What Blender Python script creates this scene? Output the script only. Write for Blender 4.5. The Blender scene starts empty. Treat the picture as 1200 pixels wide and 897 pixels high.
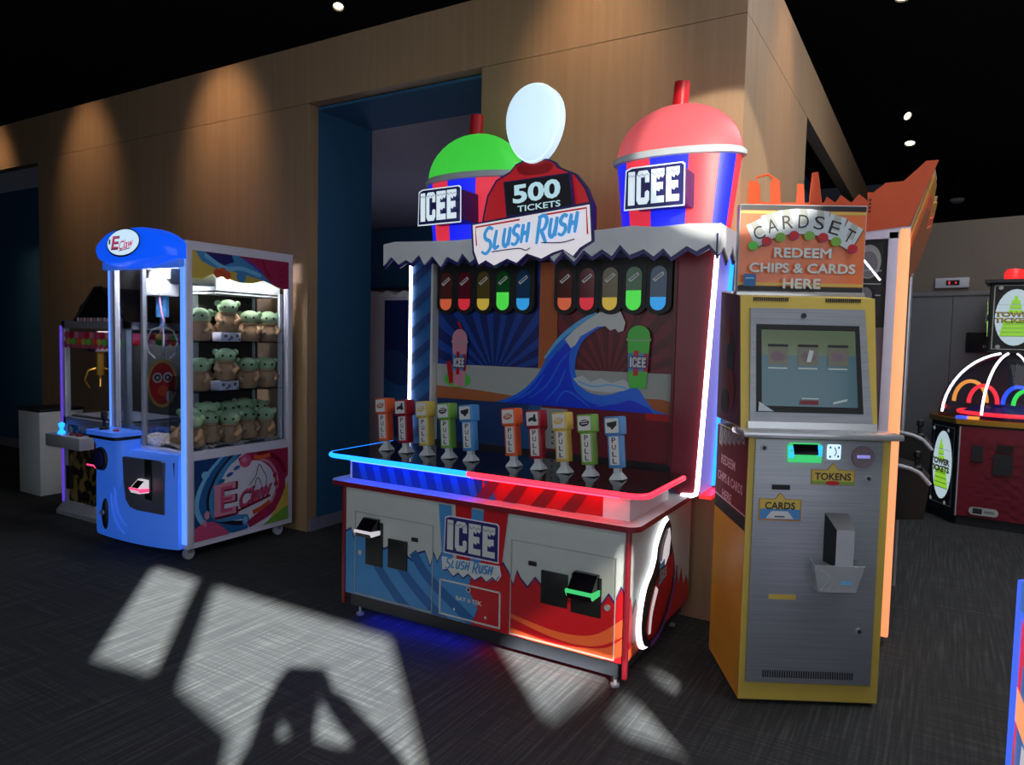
import bpy, bmesh, math, random
from math import sin, cos, pi, radians
from mathutils import Vector, Matrix
from mathutils.geometry import tessellate_polygon

random.seed(11)
S = bpy.context.scene
COL = S.collection


def lin(c):
    return tuple(((v / 255) / 12.92 if v / 255 <= .04045 else ((v / 255 + .055) / 1.055) ** 2.4) for v in c[:3]) + (1,)


# ------------------------------------------------------------------ camera
cam = bpy.data.cameras.new('camera')
cam.sensor_fit = 'HORIZONTAL'
cam.sensor_width = 36
cam.lens = 836.76 / 1200 * 36
cam.clip_start = .02
co = bpy.data.objects.new('camera', cam)
COL.objects.link(co)
PITCH, ROLL, YAW = .0620688791, .0225893, -.5358488
fw = Vector((sin(YAW) * cos(PITCH), cos(YAW) * cos(PITCH), -sin(PITCH)))
rt = Vector((cos(YAW), -sin(YAW), 0))
up = rt.cross(fw)
r2 = rt * cos(ROLL) + up * sin(ROLL)
u2 = -rt * sin(ROLL) + up * cos(ROLL)
co.matrix_world = Matrix(((r2.x, u2.x, -fw.x, 0), (r2.y, u2.y, -fw.y, 0), (r2.z, u2.z, -fw.z, 1.6), (0, 0, 0, 1)))
S.camera = co

# ------------------------------------------------------------------ light
S.view_settings.view_transform = 'Standard'
S.view_settings.look = 'None'
S.view_settings.exposure = 0
S.view_settings.gamma = 1
S.view_settings.use_curve_mapping = False
S.cycles.use_denoising = True
S.cycles.max_bounces = 8
S.cycles.transparent_max_bounces = 24
S.cycles.caustics_reflective = False
S.cycles.caustics_refractive = False

world = bpy.data.worlds.new('world')
S.world = world
world.use_nodes = True
world.node_tree.nodes['Background'].inputs[0].default_value = (.62, .72, 1, 1)
world.node_tree.nodes['Background'].inputs[1].default_value = .012

SUN_AZ, SUN_EL = radians(46.7), radians(25)
SUN = Vector((-sin(SUN_AZ) * cos(SUN_EL), cos(SUN_AZ) * cos(SUN_EL), -sin(SUN_EL)))


def lamp(name, kind, loc, direction, energy, color=(1, 1, 1), **kw):
    l = bpy.data.lights.new(name, kind)
    l.energy = energy
    l.color = color
    for k, v in kw.items():
        setattr(l, k, v)
    o = bpy.data.objects.new(name, l)
    COL.objects.link(o)
    o.location = loc
    o.rotation_euler = Vector(direction).to_track_quat('-Z', 'Y').to_euler()
    return o


lamp('sun', 'SUN', (4, -4, 6), SUN, 92, (1, .965, .88), angle=radians(.9))
# daylight entering through the tall storefront windows behind the photographer
lamp('window_daylight', 'AREA', (-2.2, -1.05, 2.1), (-.1, 1, -.04), 142, (.88, .94, 1), shape='RECTANGLE', size=14, size_y=2.4)
# added upward fill for the ceiling of the room behind the opening
lamp('back_ceiling_fill', 'AREA', (-5.2, 8.5, 1.6), (0, -.1, 1), 9, (.74, .72, 1), shape='RECTANGLE', size=4, size_y=5)
# added fill over the right aisle, brightening the carpet there
lamp('aisle_fill', 'AREA', (1.3, 4.6, 4.6), (.05, .0, -1), 170, (.93, .94, 1), shape='RECTANGLE', size=5, size_y=2)
lamp('back_room_fill', 'POINT', (-5.6, 6.6, 1.6), (0, 0, -1), 12, (.8, .76, 1), shadow_soft_size=.3)  # added point fill for the darker parts of the back room
# added warm spot standing in for reflected sun on the right-hand cup
lamp('cup_sun_fill', 'SPOT', (1.7, -.7, 3.3), Vector((-.94, 3.75, 2.53)) - Vector((1.7, -.7, 3.3)), 1500, (1, .95, .82), spot_size=radians(11), spot_blend=.2, shadow_soft_size=.02)


# ------------------------------------------------------------------ materials
def _nt(name):
    m = bpy.data.materials.new(name)
    m.use_nodes = True
    return m, m.node_tree, m.node_tree.nodes['Principled BSDF']


def mat(name, c, rough=.5, metal=0, noise=.06, scale=14, emit=None, es=0, coat=0, spec=.5):
    m, nt, b = _nt(name)
    tc = nt.nodes.new('ShaderNodeTexCoord')
    n = nt.nodes.new('ShaderNodeTexNoise')
    n.inputs['Scale'].default_value = scale
    nt.links.new(tc.outputs['Object'], n.inputs['Vector'])
    mr = nt.nodes.new('ShaderNodeMapRange')
    mr.inputs['To Min'].default_value = 1 - noise
    mr.inputs['To Max'].default_value = 1 + noise
    nt.links.new(n.outputs['Fac'], mr.inputs['Value'])
    mx = nt.nodes.new('ShaderNodeMix')
    mx.data_type = 'RGBA'
    mx.blend_type = 'MULTIPLY'
    mx.inputs[0].default_value = 1
    mx.inputs[6].default_value = lin(c)
    nt.links.new(mr.outputs[0], mx.inputs[7])
    nt.links.new(mx.outputs[2], b.inputs['Base Color'])
    b.inputs['Roughness'].default_value = rough
    b.inputs['Metallic'].default_value = metal
    b.inputs['Coat Weight'].default_value = coat
    b.inputs['Specular IOR Level'].default_value = spec
    if emit:
        b.inputs['Emission Color'].default_value = lin(emit)
        b.inputs['Emission Strength'].default_value = es
    return m


def glow(name, c, s=1.0, base=None):
    return mat(name, base or (30, 30, 30), .4, emit=c, es=s)


def glass(name, tint=(240, 245, 250), fac=.07, rough=.02):
    m, nt, b = _nt(name)
    nt.nodes.remove(b)
    out = nt.nodes['Material Output']
    t = nt.nodes.new('ShaderNodeBsdfTransparent')
    t.inputs[0].default_value = lin(tint)
    g = nt.nodes.new('ShaderNodeBsdfGlossy')
    g.inputs['Roughness'].default_value = rough
    f = nt.nodes.new('ShaderNodeLayerWeight')
    f.inputs[0].default_value = .25
    mm = nt.nodes.new('ShaderNodeMath')
    mm.operation = 'MULTIPLY'
    mm.inputs[1].default_value = fac * 5
    nt.links.new(f.outputs['Fresnel'], mm.inputs[0])
    x = nt.nodes.new('ShaderNodeMixShader')
    nt.links.new(mm.outputs[0], x.inputs[0])
    nt.links.new(t.outputs[0], x.inputs[1])
    nt.links.new(g.outputs[0], x.inputs[2])
    nt.links.new(x.outputs[0], out.inputs[0])
    return m


def ramp_mat(name, build, rough=.8):
    """material whose colour comes from build(nt, coord_socket) -> colour socket"""
    m, nt, b = _nt(name)
    tc = nt.nodes.new('ShaderNodeTexCoord')
    nt.links.new(build(nt, tc.outputs['Object'], b), b.inputs['Base Color'])
    b.inputs['Roughness'].default_value = rough
    return m


def noise_at(nt, co_, sc, scale=1.0, detail=3):
    mp = nt.nodes.new('ShaderNodeMapping')
    mp.inputs['Scale'].default_value = sc
    nt.links.new(co_, mp.inputs['Vector'])
    n = nt.nodes.new('ShaderNodeTexNoise')
    n.inputs['Scale'].default_value = scale
    n.inputs['Detail'].default_value = detail
    nt.links.new(mp.outputs[0], n.inputs['Vector'])
    return n.outputs['Fac']


def ramp(nt, fac, stops):
    r = nt.nodes.new('ShaderNodeValToRGB')
    els = r.color_ramp.elements
    while len(els) < len(stops):
        els.new(.5)
    for e, (p, c) in zip(els, stops):
        e.position = p
        e.color = c
    nt.links.new(fac, r.inputs[0])
    return r.outputs[0]


def mathn(nt, op, a, b_):
    n = nt.nodes.new('ShaderNodeMath')
    n.operation = op
    for i, v in enumerate((a, b_)):
        if isinstance(v, (int, float)):
            n.inputs[i].default_value = v
        else:
            nt.links.new(v, n.inputs[i])
    return n.outputs[0]


def carpet_build(nt, co_, b):
    a = noise_at(nt, co_, (70, 2.2, 1), 1, 4)
    c = noise_at(nt, co_, (2.2, 70, 1), 1, 4)
    ck = nt.nodes.new('ShaderNodeTexChecker')
    ck.inputs['Scale'].default_value = 1.0
    nt.links.new(co_, ck.inputs['Vector'])
    mixf = mathn(nt, 'ADD', mathn(nt, 'MULTIPLY', ck.outputs['Fac'], .3), .22)
    m = nt.nodes.new('ShaderNodeMix')
    nt.links.new(mixf, m.inputs[0])
    nt.links.new(a, m.inputs[2])
    nt.links.new(c, m.inputs[3])
    fine = noise_at(nt, co_, (260, 260, 1), 1, 2)
    f = mathn(nt, 'ADD', mathn(nt, 'MULTIPLY', m.outputs[0], .8), mathn(nt, 'MULTIPLY', fine, .2))
    return ramp(nt, f, [(.34, (.010, .011, .0125, 1)), (.5, (.0205, .0212, .0215, 1)), (.62, (.050, .051, .048, 1))])


def wood_build(nt, co_, b):
    g = noise_at(nt, co_, (26, 26, 1.1), 1, 5)
    big = noise_at(nt, co_, (.8, .8, .5), 1, 2)
    f = mathn(nt, 'ADD', mathn(nt, 'MULTIPLY', g, .6), mathn(nt, 'MULTIPLY', big, .4))
    return ramp(nt, f, [(.3, lin((160, 130, 98))), (.5, lin((168, 138, 106))), (.7, lin((176, 146, 113)))])


def steel_build(nt, co_, b):
    g = noise_at(nt, co_, (2, 2, 160), 1, 3)
    b.inputs['Metallic'].default_value = .3
    return ramp(nt, g, [(.3, lin((146, 150, 158))), (.7, lin((164, 168, 176)))])


def leopard_build(nt, co_, b):
    n = noise_at(nt, co_, (16, 16, 11), 1, 1)
    return ramp(nt, n, [(.46, lin((28, 24, 20))), (.5, lin((120, 100, 48))), (.6, lin((150, 128, 66)))])


def paper_build(nt, co_, b):
    n = noise_at(nt, co_, (90, 90, 90), 1, 3)
    return ramp(nt, n, [(.35, lin((150, 135, 130))), (.6, lin((225, 215, 212)))])


M = {}
M['carpet'] = ramp_mat('carpet', carpet_build, .95)
M['wood'] = ramp_mat('birch_plywood', wood_build, .55)
M['steel'] = ramp_mat('brushed_steel', steel_build, .36)
M['leopard'] = ramp_mat('leopard_print', leopard_build, .5)
M['shred'] = ramp_mat('paper_shred', paper_build, .9)
for n, a in dict(
        black=((14, 14, 15), .5), ceiling=((12, 12, 13), .9), gloss_black=((16, 14, 20), .06), rubber=((40, 40, 42), .7),
        dark=((34, 35, 40), .45), navy=((40, 36, 110), .4), white=((212, 214, 212), .38), panel_white=((194, 197, 195), .32),
        lavender=((222, 219, 238), .4), teal_wall=((44, 98, 138), .8), wine_matte=((112, 30, 44), .9), plum=((92, 44, 74), .9), soot=((34, 30, 36), .9), slate=((84, 90, 108), .45), grey=((120, 120, 126), .5), baseboard=((138, 138, 152), .5),
        beige=((108, 99, 88), .8), red=((190, 24, 34), .35), dark_red=((112, 22, 34), .4), wine=((120, 26, 44), .35), molding=((120, 20, 34), .4),
        orange=((226, 96, 50), .5), orange_dark=((205, 84, 40), .55), yellow=((208, 180, 82), .4), gold=((214, 150, 48), .3), blue=((70, 140, 200), .4),
        blue_mid=((36, 96, 160), .4), blue_deep=((28, 62, 120), .4), sky=((120, 190, 235), .4), green=((116, 168, 66), .4), lime=((80, 200, 70), .4),
        pink=((205, 80, 125), .4), magenta=((165, 40, 85), .4), rose=((210, 140, 160), .5), purple=((110, 60, 160), .4), tan=((190, 152, 118), .9), plush_green=((178, 204, 160), .9),
        brown=((96, 66, 44), .7), frost=((196, 204, 210), .45), snow=((226, 230, 234), .6), silver=((178, 180, 188), .35),
        skin=((196, 150, 122), .6), denim=((40, 48, 70), .8), jacket=((40, 44, 48), .85), mauve=((120, 104, 112), .5),
        ink=((24, 22, 34), .5), ash=((168, 172, 168), .6), clay=((170, 96, 52), .6), wave=((14, 56, 226), .3), wave_mid=((30, 110, 236), .3), wave_light=((92, 180, 235), .35),
        ray_blue=((20, 66, 158), .4), ray_deep=((12, 34, 104), .4), ray_red=((116, 24, 40), .4), ray_wine=((84, 14, 28), .4), cloth_red=((160, 32, 40), .6)).items():
    M[n] = mat(n, a[0], a[1])
M['chrome'] = mat('chrome', (205, 206, 210), .22, .55)
M['lift_steel'] = mat('lift_steel', (118, 118, 120), .4, .3, scale=3, noise=.12)
M['cup_plastic'] = mat('cup_plastic', (205, 208, 212), .2)
M['cup_plastic'].node_tree.nodes['Principled BSDF'].inputs['Alpha'].default_value = .42
M['badge_pink'] = glow('badge_pink', (196, 70, 112), .8)
M['badge_dark'] = glow('badge_dark', (96, 30, 52), .8)
M['brass'] = mat('brass', (200, 150, 60), .3, .8)
M['bronze_dark'] = mat('smoked_acrylic', (22, 20, 22), .1)
M['blue_plastic'] = mat('blue_plastic', (116, 156, 238), .25, emit=(30, 104, 240), es=.36)
M['blue_lit'] = mat('blue_lit_plastic', (24, 84, 240), .25, emit=(10, 84, 245), es=.85)
M['led_white'] = glow('led_white', (250, 250, 255), 5, (230, 230, 230))
M['led_blue'] = glow('led_blue', (20, 120, 255), 3.6)
M['led_deep_blue'] = glow('led_deep_blue', (30, 30, 255), 9)
M['led_red'] = glow('led_red', (255, 40, 62), 3.0)
M['led_red_strong'] = glow('led_red_strong', (255, 30, 50), 16)
M['led_under_blue'] = glow('led_under_blue', (24, 40, 255), 34)
M['led_red_dim'] = glow('led_red_dim', (255, 40, 40), 1.2)
M['lit_sky'] = glow('lit_sky', (70, 120, 190), .7)
M['led_edge'] = glow('led_edge', (62, 96, 240), 1.3)
M['led_post'] = glow('led_post', (86, 146, 250), 1.05, (150, 170, 220))
M['led_purple'] = glow('led_purple', (96, 64, 205), .9)
M['led_orange'] = glow('led_orange', (255, 158, 104), 1.0, (220, 160, 120))
M['led_green'] = glow('led_green', (60, 214, 120), .9)
M['led_pink'] = glow('led_pink', (255, 70, 130), 1.3)
M['led_warm'] = glow('led_warm', (255, 236, 190), 6)
M['acrylic'] = mat('glow_painted_acrylic', (190, 190, 225), .3, emit=(118, 112, 225), es=.62)  # emission paints in the blue light bar's lavender glow
M['cup_blue'] = glow('cup_blue', (22, 34, 232), .95, (30, 40, 200))
M['cup_red'] = glow('cup_red', (226, 50, 72), .78, (205, 50, 60))
M['cup_edge'] = glow('cup_edge', (150, 60, 90), .5, (150, 80, 100))
M['dome_green'] = glow('dome_green', (60, 196, 62), .85, (60, 170, 60))
M['dome_red'] = glow('dome_red', (206, 84, 90), .62, (200, 90, 96))
M['sign_white'] = glow('sign_white', (196, 226, 246), .92, (210, 225, 235))
M['sign_pale'] = glow('sign_pale', (226, 218, 224), .62, (215, 215, 220))
M['sign_blue'] = glow('sign_blue', (58, 142, 200), .7, (60, 130, 190))
M['sign_red'] = glow('sign_red', (158, 22, 30), .7, (150, 24, 32))
M['digit'] = glow('digit', (176, 214, 226), .95)
M['icee_white'] = glow('logo_white', (214, 232, 240), .72, (225, 235, 240))
M['lit_white'] = glow('lit_white', (245, 252, 255), 2.0, (230, 230, 230))
M['screen'] = mat('screen_face', (40, 52, 60), .12, emit=(62, 92, 104), es=.62)
M['screen_top'] = mat('screen_upper', (60, 66, 50), .12, emit=(84, 98, 78), es=.6)
M['screen_icon'] = mat('screen_icon', (50, 46, 44), .2, emit=(92, 92, 82), es=.6)
M['screen_line'] = mat('screen_line', (120, 130, 130), .2, emit=(134, 142, 142), es=.6)
M['fill_orange'] = glow('fill_orange', (206, 92, 60), .55, (205, 96, 60))
M['fill_red'] = glow('fill_red', (214, 44, 62), .55, (205, 44, 56))
M['fill_yellow'] = glow('fill_yellow', (190, 160, 60), .6, (200, 170, 60))
M['fill_green'] = glow('fill_green', (70, 206, 70), .8, (80, 200, 70))
M['fill_blue'] = glow('fill_blue', (40, 146, 216), .75, (60, 150, 210))
M['tube_orange'] = mat('tube_orange', (96, 50, 46), .15)
M['tube_red'] = mat('tube_red', (104, 30, 44), .15)
M['tube_yellow'] = mat('tube_yellow', (104, 90, 44), .15)
M['tube_green'] = mat('tube_green', (30, 100, 46), .15)
M['tube_blue'] = mat('tube_blue', (40, 76, 112), .15)
M['tower_green'] = glow('tower_green', (140, 204, 50), .9)
M['tower_white'] = glow('tower_white', (190, 212, 222), .8)
M['tower_dim'] = glow('tower_dim', (150, 156, 158), .5)
M['neon_red'] = glow('neon_red', (255, 46, 62), 1.4)
M['neon_orange'] = glow('neon_orange', (255, 160, 70), 1.1)
M['neon_blue'] = glow('neon_blue', (40, 80, 255), 1.5)
M['neon_green'] = glow('neon_green', (60, 240, 90), 1.1)
M['glass'] = glass('clear_glass')
M['dome_glass'] = glass('dome_glass', (225, 230, 238), .1)
M['acrylic_clear'] = glass('clear_acrylic', (215, 218, 228), .12, .08)
M['tinted_glass'] = glass('sun_dimming_glass', (112, 110, 106), .05)  # tint added to weaken the sun on the slush cabinet
M['interior'] = mat('claw_interior', (70, 66, 62), .5)


# ------------------------------------------------------------------ mesh builder
class MB:
    def __init__(s):
        s.v, s.f, s.m = [], [], []

    def add(s, verts, faces, m=0):
        b = len(s.v)
        s.v += [tuple(v) for v in verts]
        s.f += [tuple(b + i for i in f) for f in faces]
        s.m += [m] * len(faces)
        return s

    def box(s, x0, x1, y0, y1, z0, z1, m=0, bev=0, seg=2):
        bm = bmesh.new()
        bmesh.ops.create_cube(bm, size=1)
        for v in bm.verts:
            v.co = Vector(((x0 + x1) / 2 + v.co.x * (x1 - x0), (y0 + y1) / 2 + v.co.y * (y1 - y0), (z0 + z1) / 2 + v.co.z * (z1 - z0)))
        if bev:
            bmesh.ops.bevel(bm, geom=list(bm.edges), offset=bev, segments=seg, affect='EDGES', profile=.5)
        s.bm(bm, m)
        return s

    def bm(s, bm, m=0):
        bm.verts.index_update()
        s.add([v.co for v in bm.verts], [[v.index for v in f.verts] for f in bm.faces], m)
        bm.free()

    def prism(s, pts, O, U, V, t, m=0, mside=None):
        """polygon pts (u,v) in the plane O,U,V; extruded by t against the normal U x V"""
        O, U, V = Vector(O), Vector(U), Vector(V)
        N = U.cross(V).normalized()
        area = sum(pts[i - 1][0] * pts[i][1] - pts[i][0] * pts[i - 1][1] for i in range(len(pts)))
        if area < 0:
            pts = pts[::-1]
        a = [O + U * p[0] + V * p[1] for p in pts]
        b = [p - N * t for p in a]
        n = len(pts)
        tri = tessellate_polygon([[Vector((p[0], p[1], 0)) for p in pts]])
        fr = []
        for q in tri:
            A = sum(pts[q[i - 1]][0] * pts[q[i]][1] - pts[q[i]][0] * pts[q[i - 1]][1] for i in range(3))
            fr.append(q if A > 0 else q[::-1])
        s.add(a + b, fr + [tuple(n + i for i in reversed(q)) for q in fr], m)
        k = len(s.v) - 2 * n
        s.f += [(k + n + i, k + n + (i + 1) % n, k + (i + 1) % n, k + i) for i in range(n)]
        s.m += [m if mside is None else mside] * n
        return s

    def tube(s, path, r, seg=10, m=0, closed=False, cap=True):
        P = [Vector(p) for p in path]
        n = len(P)
        rs = r if isinstance(r, (list, tuple)) else [r] * n
        ring = []
        ref = None
        for i in range(n):
            d = (P[(i + 1) % n] - P[i - 1]) if closed else (P[min(i + 1, n - 1)] - P[max(i - 1, 0)])
            d.normalize()
            if ref is None:
                ref = Vector((0, 0, 1)) if abs(d.z) < .9 else Vector((1, 0, 0))
            a = d.cross(ref).normalized()
            b = a.cross(d).normalized()
            ref = b
            ring.append([P[i] + a * (rs[i] * cos(2 * pi * k / seg)) + b * (rs[i] * sin(2 * pi * k / seg)) for k in range(seg)])
        vs = [v for q in ring for v in q]
        fs = []
        for i in range(n if closed else n - 1):
            j = (i + 1) % n
            for k in range(seg):
                l = (k + 1) % seg
                fs.append((i * seg + k, j * seg + k, j * seg + l, i * seg + l))
        if cap and not closed:
            fs += [tuple(range(seg)), tuple((n - 1) * seg + k for k in reversed(range(seg)))]
        return s.add(vs, fs, m)

    def lathe(s, prof, c=(0, 0, 0), seg=32, sx=1, sy=1, m=0, mf=None):
        """prof [(r,z)], around z at c; mf(angle_index, ring_index) -> material"""
        c = Vector(c)
        vs = [c + Vector((r * cos(2 * pi * k / seg) * sx, r * sin(2 * pi * k / seg) * sy, z)) for r, z in prof for k in range(seg)]
        b = len(s.v)
        s.v += [tuple(v) for v in vs]
        for i in range(len(prof) - 1):
            for k in range(seg):
                l = (k + 1) % seg
                s.f.append((b + i * seg + k, b + i * seg + l, b + (i + 1) * seg + l, b + (i + 1) * seg + k))
                s.m.append(mf(k, i) if mf else m)
        for i, rev in ((0, True), (len(prof) - 1, False)):
            if prof[i][0] > 1e-4:
                q = [b + i * seg + k for k in range(seg)]
                s.f.append(tuple(reversed(q)) if rev else tuple(q))
                s.m.append(mf(0, min(i, len(prof) - 2)) if mf else m)
        return s

    def ball(s, c, r, m=0, seg=16, rings=10, rot=None):
        if isinstance(r, (int, float)):
            r = (r, r, r)
        bm = bmesh.new()
        bmesh.ops.create_uvsphere(bm, u_segments=seg, v_segments=rings, radius=1)
        for v in bm.verts:
            q = Vector((v.co.x * r[0], v.co.y * r[1], v.co.z * r[2]))
            if rot:
                q = rot @ q
            v.co = q + Vector(c)
        s.bm(bm, m)
        return s

    def xf(s, mtx, start=0):
        for i in range(start, len(s.v)):
            s.v[i] = tuple(mtx @ Vector(s.v[i]))
        return s

    def build(s, name, mats, parent=None, smooth=True, angle=38, label=None):
        me = bpy.data.meshes.new(name)
        me.from_pydata(s.v, [], s.f)
        if not isinstance(mats, (list, tuple)):
            mats = [mats]
        for mm in mats:
            me.materials.append(M[mm] if isinstance(mm, str) else mm)
        me.polygons.foreach_set('material_index', s.m)
        if smooth:
            me.polygons.foreach_set('use_smooth', [True] * len(me.polygons))
            me.set_sharp_from_angle(angle=radians(angle))
        me.update()
        o = bpy.data.objects.new(name, me)
        COL.objects.link(o)
        if parent:
            o.parent = parent
        if label:
            o['label'] = label
        return o


def tag(o, label, cat, group=None, kind=None):
    o['label'] = label
    o['category'] = cat
    if group:
        o['group'] = group
    if kind:
        o['kind'] = kind
    return o


def thing(name, label, cat, loc=(0, 0, 0), rotz=0, group=None):
    o = bpy.data.objects.new(name, None)
    o.empty_display_size = .1
    COL.objects.link(o)
    o.location = loc
    o.rotation_euler = (0, 0, rotz)
    return tag(o, label, cat, group)


def struct(name, mb, mats, smooth=False):
    o = mb.build(name, mats, smooth=smooth)
    o['kind'] = 'structure'
    return o


# ------------------------------------------------------------------ flat printed artwork
_tc = {}


def text_geo(s, bold=0.0):
    if (s, bold) in _tc:
        return _tc[(s, bold)]
    cu = bpy.data.curves.new('t', 'FONT')
    cu.body = s
    cu.offset = bold
    cu.resolution_u = 3
    o = bpy.data.objects.new('t', cu)
    COL.objects.link(o)
    bpy.context.view_layer.update()
    ev = o.evaluated_get(bpy.context.evaluated_depsgraph_get())
    me = ev.to_mesh()
    vs = [(v.co.x, v.co.y) for v in me.vertices]
    fs = [tuple(p.vertices) for p in me.polygons]
    ev.to_mesh_clear()
    bpy.data.objects.remove(o)
    bpy.data.curves.remove(cu)
    x0, x1 = min(v[0] for v in vs), max(v[0] for v in vs)
    y0, y1 = min(v[1] for v in vs), max(v[1] for v in vs)
    vs = [((x - x0) / (x1 - x0) - .5, (y - y0) / (y1 - y0) - .5) for x, y in vs]
    _tc[(s, bold)] = (vs, fs)
    return vs, fs


def ribbon(path, w):
    P = [Vector((p[0], p[1])) for p in path]
    n = len(P)
    ws = w if isinstance(w, (list, tuple)) else [w] * n
    L, Rr = [], []
    for i in range(n):
        d = P[min(i + 1, n - 1)] - P[max(i - 1, 0)]
        d.normalize()
        q = Vector((-d.y, d.x)) * ws[i] / 2
        L.append(tuple(P[i] + q))
        Rr.append(tuple(P[i] - q))
    return L, Rr


def smoothp(pts, n=6):
    """Catmull-Rom through pts"""
    out = []
    P = [Vector((p[0], p[1])) for p in pts]
    for i in range(len(P) - 1):
        p0, p1, p2, p3 = P[max(i - 1, 0)], P[i], P[i + 1], P[min(i + 2, len(P) - 1)]
        for k in range(n):
            t = k / n
            out.append(tuple(.5 * ((2 * p1) + (p2 - p0) * t + (2 * p0 - 5 * p1 + 4 * p2 - p3) * t * t + (3 * p1 - p0 - 3 * p2 + p3) * t ** 3)))
    out.append(tuple(P[-1]))
    return out


class Art:
    def __init__(s, O, U, V, clip=None, step=.0004):
        s.O, s.U, s.V = Vector(O), Vector(U), Vector(V)
        s.N = s.U.cross(s.V).normalized()
        s.clip, s.step, s.k = clip, step, 0
        s.mb, s.mats = MB(), []

    def mi(s, m):
        if m not in s.mats:
            s.mats.append(m)
        return s.mats.index(m)

    def _emit(s, polys, m):
        s.k += 1
        off = s.N * (s.k * s.step)
        for p in polys:
            if s.clip:
                u0, u1, v0, v1 = s.clip
                for ax, lim, sg in ((0, u0, 1), (0, u1, -1), (1, v0, 1), (1, v1, -1)):
                    q = []
                    for i in range(len(p)):
                        a, b = p[i - 1], p[i]
                        da, db = sg * (a[ax] - lim), sg * (b[ax] - lim)
                        if (da >= 0) != (db >= 0):
                            t = da / (da - db)
                            q.append((a[0] + (b[0] - a[0]) * t, a[1] + (b[1] - a[1]) * t))
                        if db >= 0:
                            q.append(b)
                    p = q
                    if len(p) < 3:
                        break
                if len(p) < 3:
                    continue
            A = sum(p[i - 1][0] * p[i][1] - p[i][0] * p[i - 1][1] for i in range(len(p)))
            if abs(A) < 1e-9:
                continue
            if A < 0:
                p = p[::-1]
            s.mb.add([s.O + s.U * q[0] + s.V * q[1] + off for q in p], [tuple(range(len(p)))], s.mi(m))
        return s

    def poly(s, pts, m):
        tri = tessellate_polygon([[Vector((p[0], p[1], 0)) for p in pts]])
        return s._emit([[pts[i] for i in t] for t in tri], m)

    def rect(s, u0, u1, v0, v1, m):
        return s._emit([[(u0, v0), (u1, v0), (u1, v1), (u0, v1)]], m)

    def rrect(s, u0, u1, v0, v1, r, m):
        pts = []
        for cx, cy, a in ((u1 - r, v1 - r, 0), (u0 + r, v1 - r, 90), (u0 + r, v0 + r, 180), (u1 - r, v0 + r, 270)):
            pts += [(cx + r * cos(radians(a + t)), cy + r * sin(radians(a + t))) for t in (0, 30, 60, 90)]
        return s.poly(pts, m)

    def ell(s, cx, cy, rx, ry, m, n=28, rot=0):
        c_, s_ = cos(rot), sin(rot)
        return s._emit([[(cx + rx * cos(2 * pi * i / n) * c_ - ry * sin(2 * pi * i / n) * s_, cy + rx * cos(2 * pi * i / n) * s_ + ry * sin(2 * pi * i / n) * c_) for i in range(n)]], m)

    def stroke(s, path, w, m):
        L, Rr = ribbon(path, w)
        return s._emit([[L[i], L[i + 1], Rr[i + 1], Rr[i]] for i in range(len(L) - 1)], m)

    def frame(s, u0, u1, v0, v1, w, m):
        return s._emit([[(u0, v0), (u1, v0), (u1, v0 + w), (u0, v0 + w)], [(u0, v1 - w), (u1, v1 - w), (u1, v1), (u0, v1)],
                        [(u0, v0), (u0 + w, v0), (u0 + w, v1), (u0, v1)], [(u1 - w, v0), (u1, v0), (u1, v1), (u1 - w, v1)]], m)

    def text(s, t, cx, cy, w, h, m, bold=0.0, rot=0, slant=0):
        vs, fs = text_geo(t, bold)
        c_, s_ = cos(rot), sin(rot)
        P = []
        for x, y in vs:
            x, y = x * w + slant * y * h, y * h
            P.append((cx + x * c_ - y * s_, cy + x * s_ + y * c_))
        return s._emit([[P[i] for i in f] for f in fs], m)

    def build(s, name, parent=None, label=None):
        return s.mb.build(name, s.mats, parent, smooth=False, label=label)


def jag(u0, u1, n, lo, hi, seed=1):
    r = random.Random(seed)
    out = []
    for i in range(2 * n + 1):
        u = u0 + (u1 - u0) * i / (2 * n)
        if 0 < i < 2 * n:
            u += r.uniform(-.22, .22) * (u1 - u0) / (2 * n)
        out.append((u, (hi if i % 2 else lo) + r.uniform(-.3, .3) * (hi - lo)))
    return out


LC = [(0, .12), (.18, 0), (.82, 0), (1, .12), (1, .36), (.84, .41), (.66, .36), (.66, .2), (.34, .2), (.34, .8), (.66, .8), (.66, .64), (1, .64), (1, .88), (.82, 1), (.18, 1), (0, .88)]
LE = [(0, 0), (1, 0), (1, .2), (.4, .2), (.4, .38), (.62, .33), (.72, .41), (.9, .38), (.9, .6), (.4, .6), (.4, .76), (.6, .68), (.7, .78), (.86, .72), (1, .8), (1, 1), (0, 1)]
LI = [(0, 0), (1, 0), (1, 1), (0, 1)]


def icee(a, cx, cy, w, h, fg, bg, rim=None, rot=0):
    c_, s_ = cos(rot), sin(rot)

    def T(p):
        x, y = p
        return (cx + x * c_ - y * s_, cy + x * s_ + y * c_)
    e = .10 * h
    back = [(-w / 2 - e, -h / 2 - e), (w / 2 + e, -h / 2 - e), (w / 2 + e, h / 2 + e * .4), (w / 2 + e * .2, h / 2 + e), (-w / 2 + e, h / 2 + e), (-w / 2 - e * .6, h / 2 + e * .3)]
    if rim:
        k = 1.0 + .35 * e / h * 2
        a.poly([T((p[0] * (1 + .7 * e / w), p[1] * k)) for p in back], rim)
    a.poly([T(p) for p in back], bg)
    x = -w / 2
    for L, ww in ((LI, .13), (LC, .25), (LE, .25), (LE, .25)):
        lw = ww * w
        a.poly([T((x + p[0] * lw, -h / 2 + p[1] * h)) for p in L], fg)
        z = [(x + lw * t, h / 2 - h * d) for t, d in ((.05, .10), (.25, .17), (.42, .09), (.62, .18), (.8, .1), (.95, .15))]
        a.stroke([T(p) for p in z], h * .022, bg)
        x += lw + .04 * w


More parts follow.
